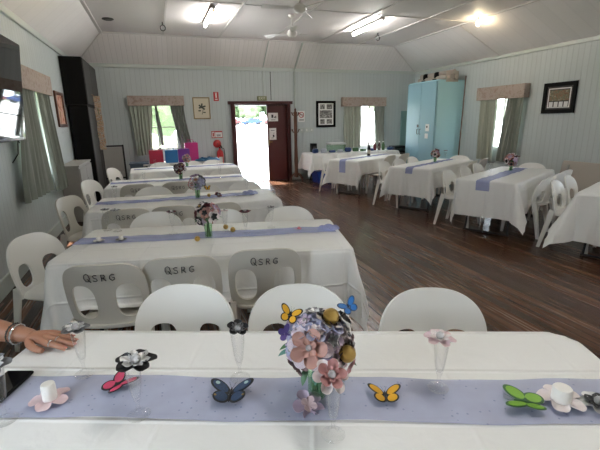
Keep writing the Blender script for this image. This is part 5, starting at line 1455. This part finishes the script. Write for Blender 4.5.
b = B(); box(b, (0, 0, 0.20), (0.46, 0.30, 0.05), None, 0.018); obj('lid', b, 'pot', t, smooth=False)
b = B(); tube(b, [(-0.12, 0, 0.22), (-0.10, 0, 0.29), (0.10, 0, 0.29), (0.12, 0, 0.22)], 0.009, 6); obj('handle', b, 'pot', t)
def pack(x, y, w, h, m, label, rz=0.0, d=0.10):
    t = thing('snack_packet', label, 'packet', (x, y, ZB), rz, 'packets on the buffet')
    b = B(); box(b, (0, 0, h/2), (w, d, h), None, min(0.03, h*0.3))
    obj('packet', b, m, t, ang=80)
    b = B(); box(b, (0, 0, h*0.98), (w*0.9, 0.012, h*0.10)); obj('seal', b, 'packwhite', t, smooth=False)
for x, m, lab in ((3.72, 'packblue', 'blue packet at the left front of the buffet'), (3.95, 'packwhite', 'pale packet next to leftmost blue packet on buffet'), (4.18, 'packblue', 'blue packet before the clear storage box, left'), (4.40, 'packwhite', 'pale packet directly before clear storage box'),
                  (4.62, 'packblue', 'blue packet before the clear storage box, right'), (4.84, 'packgreen', 'green packet on buffet, left of two'), (5.06, 'packgreen', 'green packet on buffet, right of two'), (5.28, 'packblue', 'blue packet right of the green ones'), (5.86, 'packblue', 'blue packet at right end of buffet')):
    pack(x, 9.42, 0.16, 0.085+0.03*math.sin(x*7), m, lab, 0.5*math.sin(x*9))
for i, (x, m, lab) in enumerate(((5.45, 'burgundy', 'dark red bottle on the buffet'), (5.58, 'brownpetal', 'brown bottle on the buffet'), (5.70, 'leaf', 'green bottle on the buffet'))):
    t = thing('bottle', lab, 'bottle', (x, 9.5, ZB), 0, 'bottles on the buffet')
    b = B(); lathe(b, [(0, 0), (0.04, 0), (0.042, 0.01), (0.042, 0.14), (0.018, 0.18), (0.016, 0.21), (0, 0.21)], n=14); obj('glass', b, m, t)
    b = B(); lathe(b, [(0.0165, 0.205), (0.018, 0.205), (0.018, 0.23), (0, 0.23)], n=12); obj('cap', b, 'paper', t)
t = thing('amplifier', 'black amplifier box on the floor stand at right end of buffet', 'amplifier', (6.24, 9.62, 0))
b = B(); box(b, (0, 0, 0.42), (0.40, 0.34, 0.82), None, 0.012); obj('cabinet', b, 'black', t, smooth=False)
b = B(); box(b, (0, -0.174, 0.36), (0.34, 0.008, 0.60)); obj('grille', b, 'dkgrey', t, smooth=False)
b = B(); box(b, (0, -0.174, 0.74), (0.34, 0.008, 0.08)); obj('control_panel', b, 'black_gl', t, smooth=False)

# ------------------------------------------------------------------ outside
b = B(); slab(b, [(1.3, 10.3, -0.42), (48, 10.3, -0.42), (48, 95, 1.0), (16.4, 95, 1.0)]); struct(obj('ground_outside', b, 'concrete', smooth=False))
b = B(); box(b, (-23.2, 5, -0.44), (43, 100, 0.1)); struct(obj('lawn_outside_left', b, 'grass', smooth=False))
b = B(); box(b, (28.9, 5, -0.44), (43, 80, 0.1)); struct(obj('lawn_outside_right', b, 'grass', smooth=False))
b = B(); box(b, (6.0, 48, -0.43), (16, 75, 0.05)); struct(obj('lawn_outside_middle', b, 'grass', smooth=False))
b = B(); box(b, (3, 118, 0.96), (160, 46, 0.1)); struct(obj('lawn_outside_far', b, 'grass', smooth=False))
b = B(); box(b, (2.57, YF+0.75, -0.06), (3.2, 1.2, 0.1)); struct(obj('landing_outside', b, 'concrete', smooth=False))
def tree(x, y, h, r, label, m='foliage', seed=0, n=9, z=-0.38):
    rr = random.Random(seed); t = thing('tree', label, 'tree', (x, y, z), 0, 'trees outside')
    b = B(); tube(b, [(0, 0, 0), (0.1, 0, h*0.3), (0, 0.1, h*0.6)], [0.25, 0.18, 0.1], 8); obj('trunk', b, 'bark', t)
    b = B()
    for k in range(n):
        a = rr.uniform(0, 2*PI); q = rr.uniform(0, r*0.75); c = Vector((q*math.cos(a), q*math.sin(a), h*rr.uniform(0.32 if n > 10 else 0.45, 0.9)))
        rad = r*rr.uniform(0.35, 0.55)
        g = bmesh.ops.create_icosphere(b, subdivisions=3, radius=rad)
        for v in g['verts']:
            nn = 1+0.18*math.sin(v.co.x*7/r*2+k)*math.cos(v.co.y*9/r*2)+0.15*math.sin(v.co.z*11/r*2+2*k)+rr.uniform(-.12, .12)
            v.co = v.co*nn+c
    obj('crown', b, m, t, smooth=False)
for i, (x, y, h, r, m, lab) in enumerate([(25.5, 104, 13, 5.5, 'foliage', 'green tree seen through the doorway, right of the blue car'), (19.0, 106, 9, 5, 'foliage2', 'olive tree seen through the doorway, behind the blue car'), (32, 102, 13, 6, 'foliage', 'green tree beyond the maroon door, far outside'), (22.3, 99, 9.5, 4.5, 'foliage2', 'low olive tree between two taller ones, seen through the doorway'), (16.6, 100, 8.5, 4.5, 'foliage', 'low green tree at left side of the doorway view'), (28.0, 98, 9, 4.5, 'foliage2', 'low olive tree at right side of the doorway view'),
        (1.5, 30, 7, 4, 'foliage2', 'tree outside the far left window'), (-6.5, 40, 8, 4, 'foliage', 'tree outside the far left window, farther left'), (17, 26, 8, 4.2, 'foliage2', 'tree outside far right window'), (27, 36, 8, 4, 'foliage', 'second tree outside far right window'),
        (-16, 28, 8, 4, 'foliage', 'tree outside the left wall window'), (22, 14, 8, 4, 'foliage', 'tree outside the right wall window'), (13, 108, 10, 5, 'foliage2', 'tree far outside beyond the doorway')]):
    tree(x, y, h, r, lab, m, seed=i+3, n=14 if y > 90 else 9, z=0.99 if y > 90 else -0.38)
def car(x, y, rz, m, label):
    t = thing('car', label, 'car', (x, y, -0.42+0.05+1.42*(y-10.3)/84.7), rz)
    prof = [(-2.1, 0.35), (-2.1, 0.75), (-1.9, 0.85), (-1.1, 0.92), (-0.6, 1.38), (0.9, 1.42), (1.6, 0.98), (2.05, 0.9), (2.1, 0.4)]
    b = B(); A = [b.verts.new((p, -0.8*(1 if z < 1 else .82), z)) for p, z in prof]; D = [b.verts.new((p, 0.8*(1 if z < 1 else .82), z)) for p, z in prof]
    b.faces.new(A); b.faces.new(D[::-1])
    for k in range(len(prof)): b.faces.new((A[k], D[k], D[(k+1) % len(prof)], A[(k+1) % len(prof)]))
    obj('body', b, m, t, smooth=False)
    b = B()
    for s in (-1, 1): box(b, (0.1, s*0.735, 1.13), (1.5, 0.05, 0.28), Matrix.Rotation(s*0.3, 3, 'X'))
    obj('side_window', b, 'glassdk', t, smooth=False)
    for sx in (-1.35, 1.3):
        for sy in (-0.75, 0.75):
            b = B(); tube(b, [(sx, sy-0.09, 0.32), (sx, sy+0.09, 0.32)], 0.31, 16); obj('wheel', b, 'rubber', t)
car(19.6, 86, 0.1, 'carblue', 'blue car parked outside, seen through the doorway')
car(15.2, 87, 0.1, 'carred', 'reddish car parked outside left of the blue car')
car(24.4, 87, 0.0, 'carred', 'reddish car parked outside right of the blue car')

# ------------------------------------------------------------------ light
wd = bpy.data.worlds.new('World'); bpy.context.scene.world = wd; wd.use_nodes = True
bg = wd.node_tree.nodes['Background']; bg.inputs[0].default_value = (0.80, 0.90, 1.0, 1); bg.inputs[1].default_value = 6.0
sun = bpy.data.lights.new('sun', 'SUN'); sun.energy = 13; sun.angle = R(1); sun.color = (1, 0.985, 0.96)
so = bpy.data.objects.new('sun', sun); C.objects.link(so); so.rotation_euler = Vector((-0.28, 0.45, 1.0)).to_track_quat('Z', 'Y').to_euler()
def portal(name, loc, n, w, h):
    l = bpy.data.lights.new(name, 'AREA'); l.shape = 'RECTANGLE'; l.size = w; l.size_y = h; l.cycles.is_portal = True
    o = bpy.data.objects.new(name, l); C.objects.link(o); o.location = loc
    o.rotation_euler = Vector(n).to_track_quat('-Z', 'Z').to_euler()
def wport(u0, u1, z0, z1, wall):
    c = {'far': ((u0+u1)/2, YF+0.13, (z0+z1)/2), 'near': ((u0+u1)/2, YN-.13, (z0+z1)/2), 'left': (XL-.13, (u0+u1)/2, (z0+z1)/2), 'right': (XR+.13, (u0+u1)/2, (z0+z1)/2)}[wall]
    n = {'far': (0, -1, 0), 'near': (0, 1, 0), 'left': (1, 0, 0), 'right': (-1, 0, 0)}[wall]
    portal('portal', c, n, u1-u0, z1-z0)
for wn, wl in ((WIN_A, 'far'), (WIN_B, 'far'), (DOOR, 'far'), (WIN_L, 'left'), (WIN_R, 'right'), (WIN_L2, 'left'), (WIN_R2, 'right')):
    wport(*wn, wl)

# ------------------------------------------------------------------ camera
cam = bpy.data.cameras.new('camera'); co = bpy.data.objects.new('camera', cam); C.objects.link(co)
cam.sensor_width = 36; cam.sensor_fit = 'HORIZONTAL'; cam.lens = 36*398.9465/600; cam.clip_start = 0.02; cam.clip_end = 300
co.matrix_world = Matrix(((RT.x, UP.x, -FW.x, 0), (RT.y, UP.y, -FW.y, 0), (RT.z, UP.z, -FW.z, 1.53), (0, 0, 0, 1)))
sc = bpy.context.scene; sc.camera = co
sc.view_settings.view_transform = 'Standard'; sc.view_settings.look = 'None'; sc.view_settings.gamma = 1; sc.view_settings.use_curve_mapping = False
sc.view_settings.exposure = 0.95
sc.cycles.max_bounces = 10; sc.cycles.diffuse_bounces = 5; sc.cycles.transparent_max_bounces = 16
sc.cycles.sample_clamp_indirect = 6.0; sc.cycles.caustics_reflective = False; sc.cycles.caustics_refractive = False
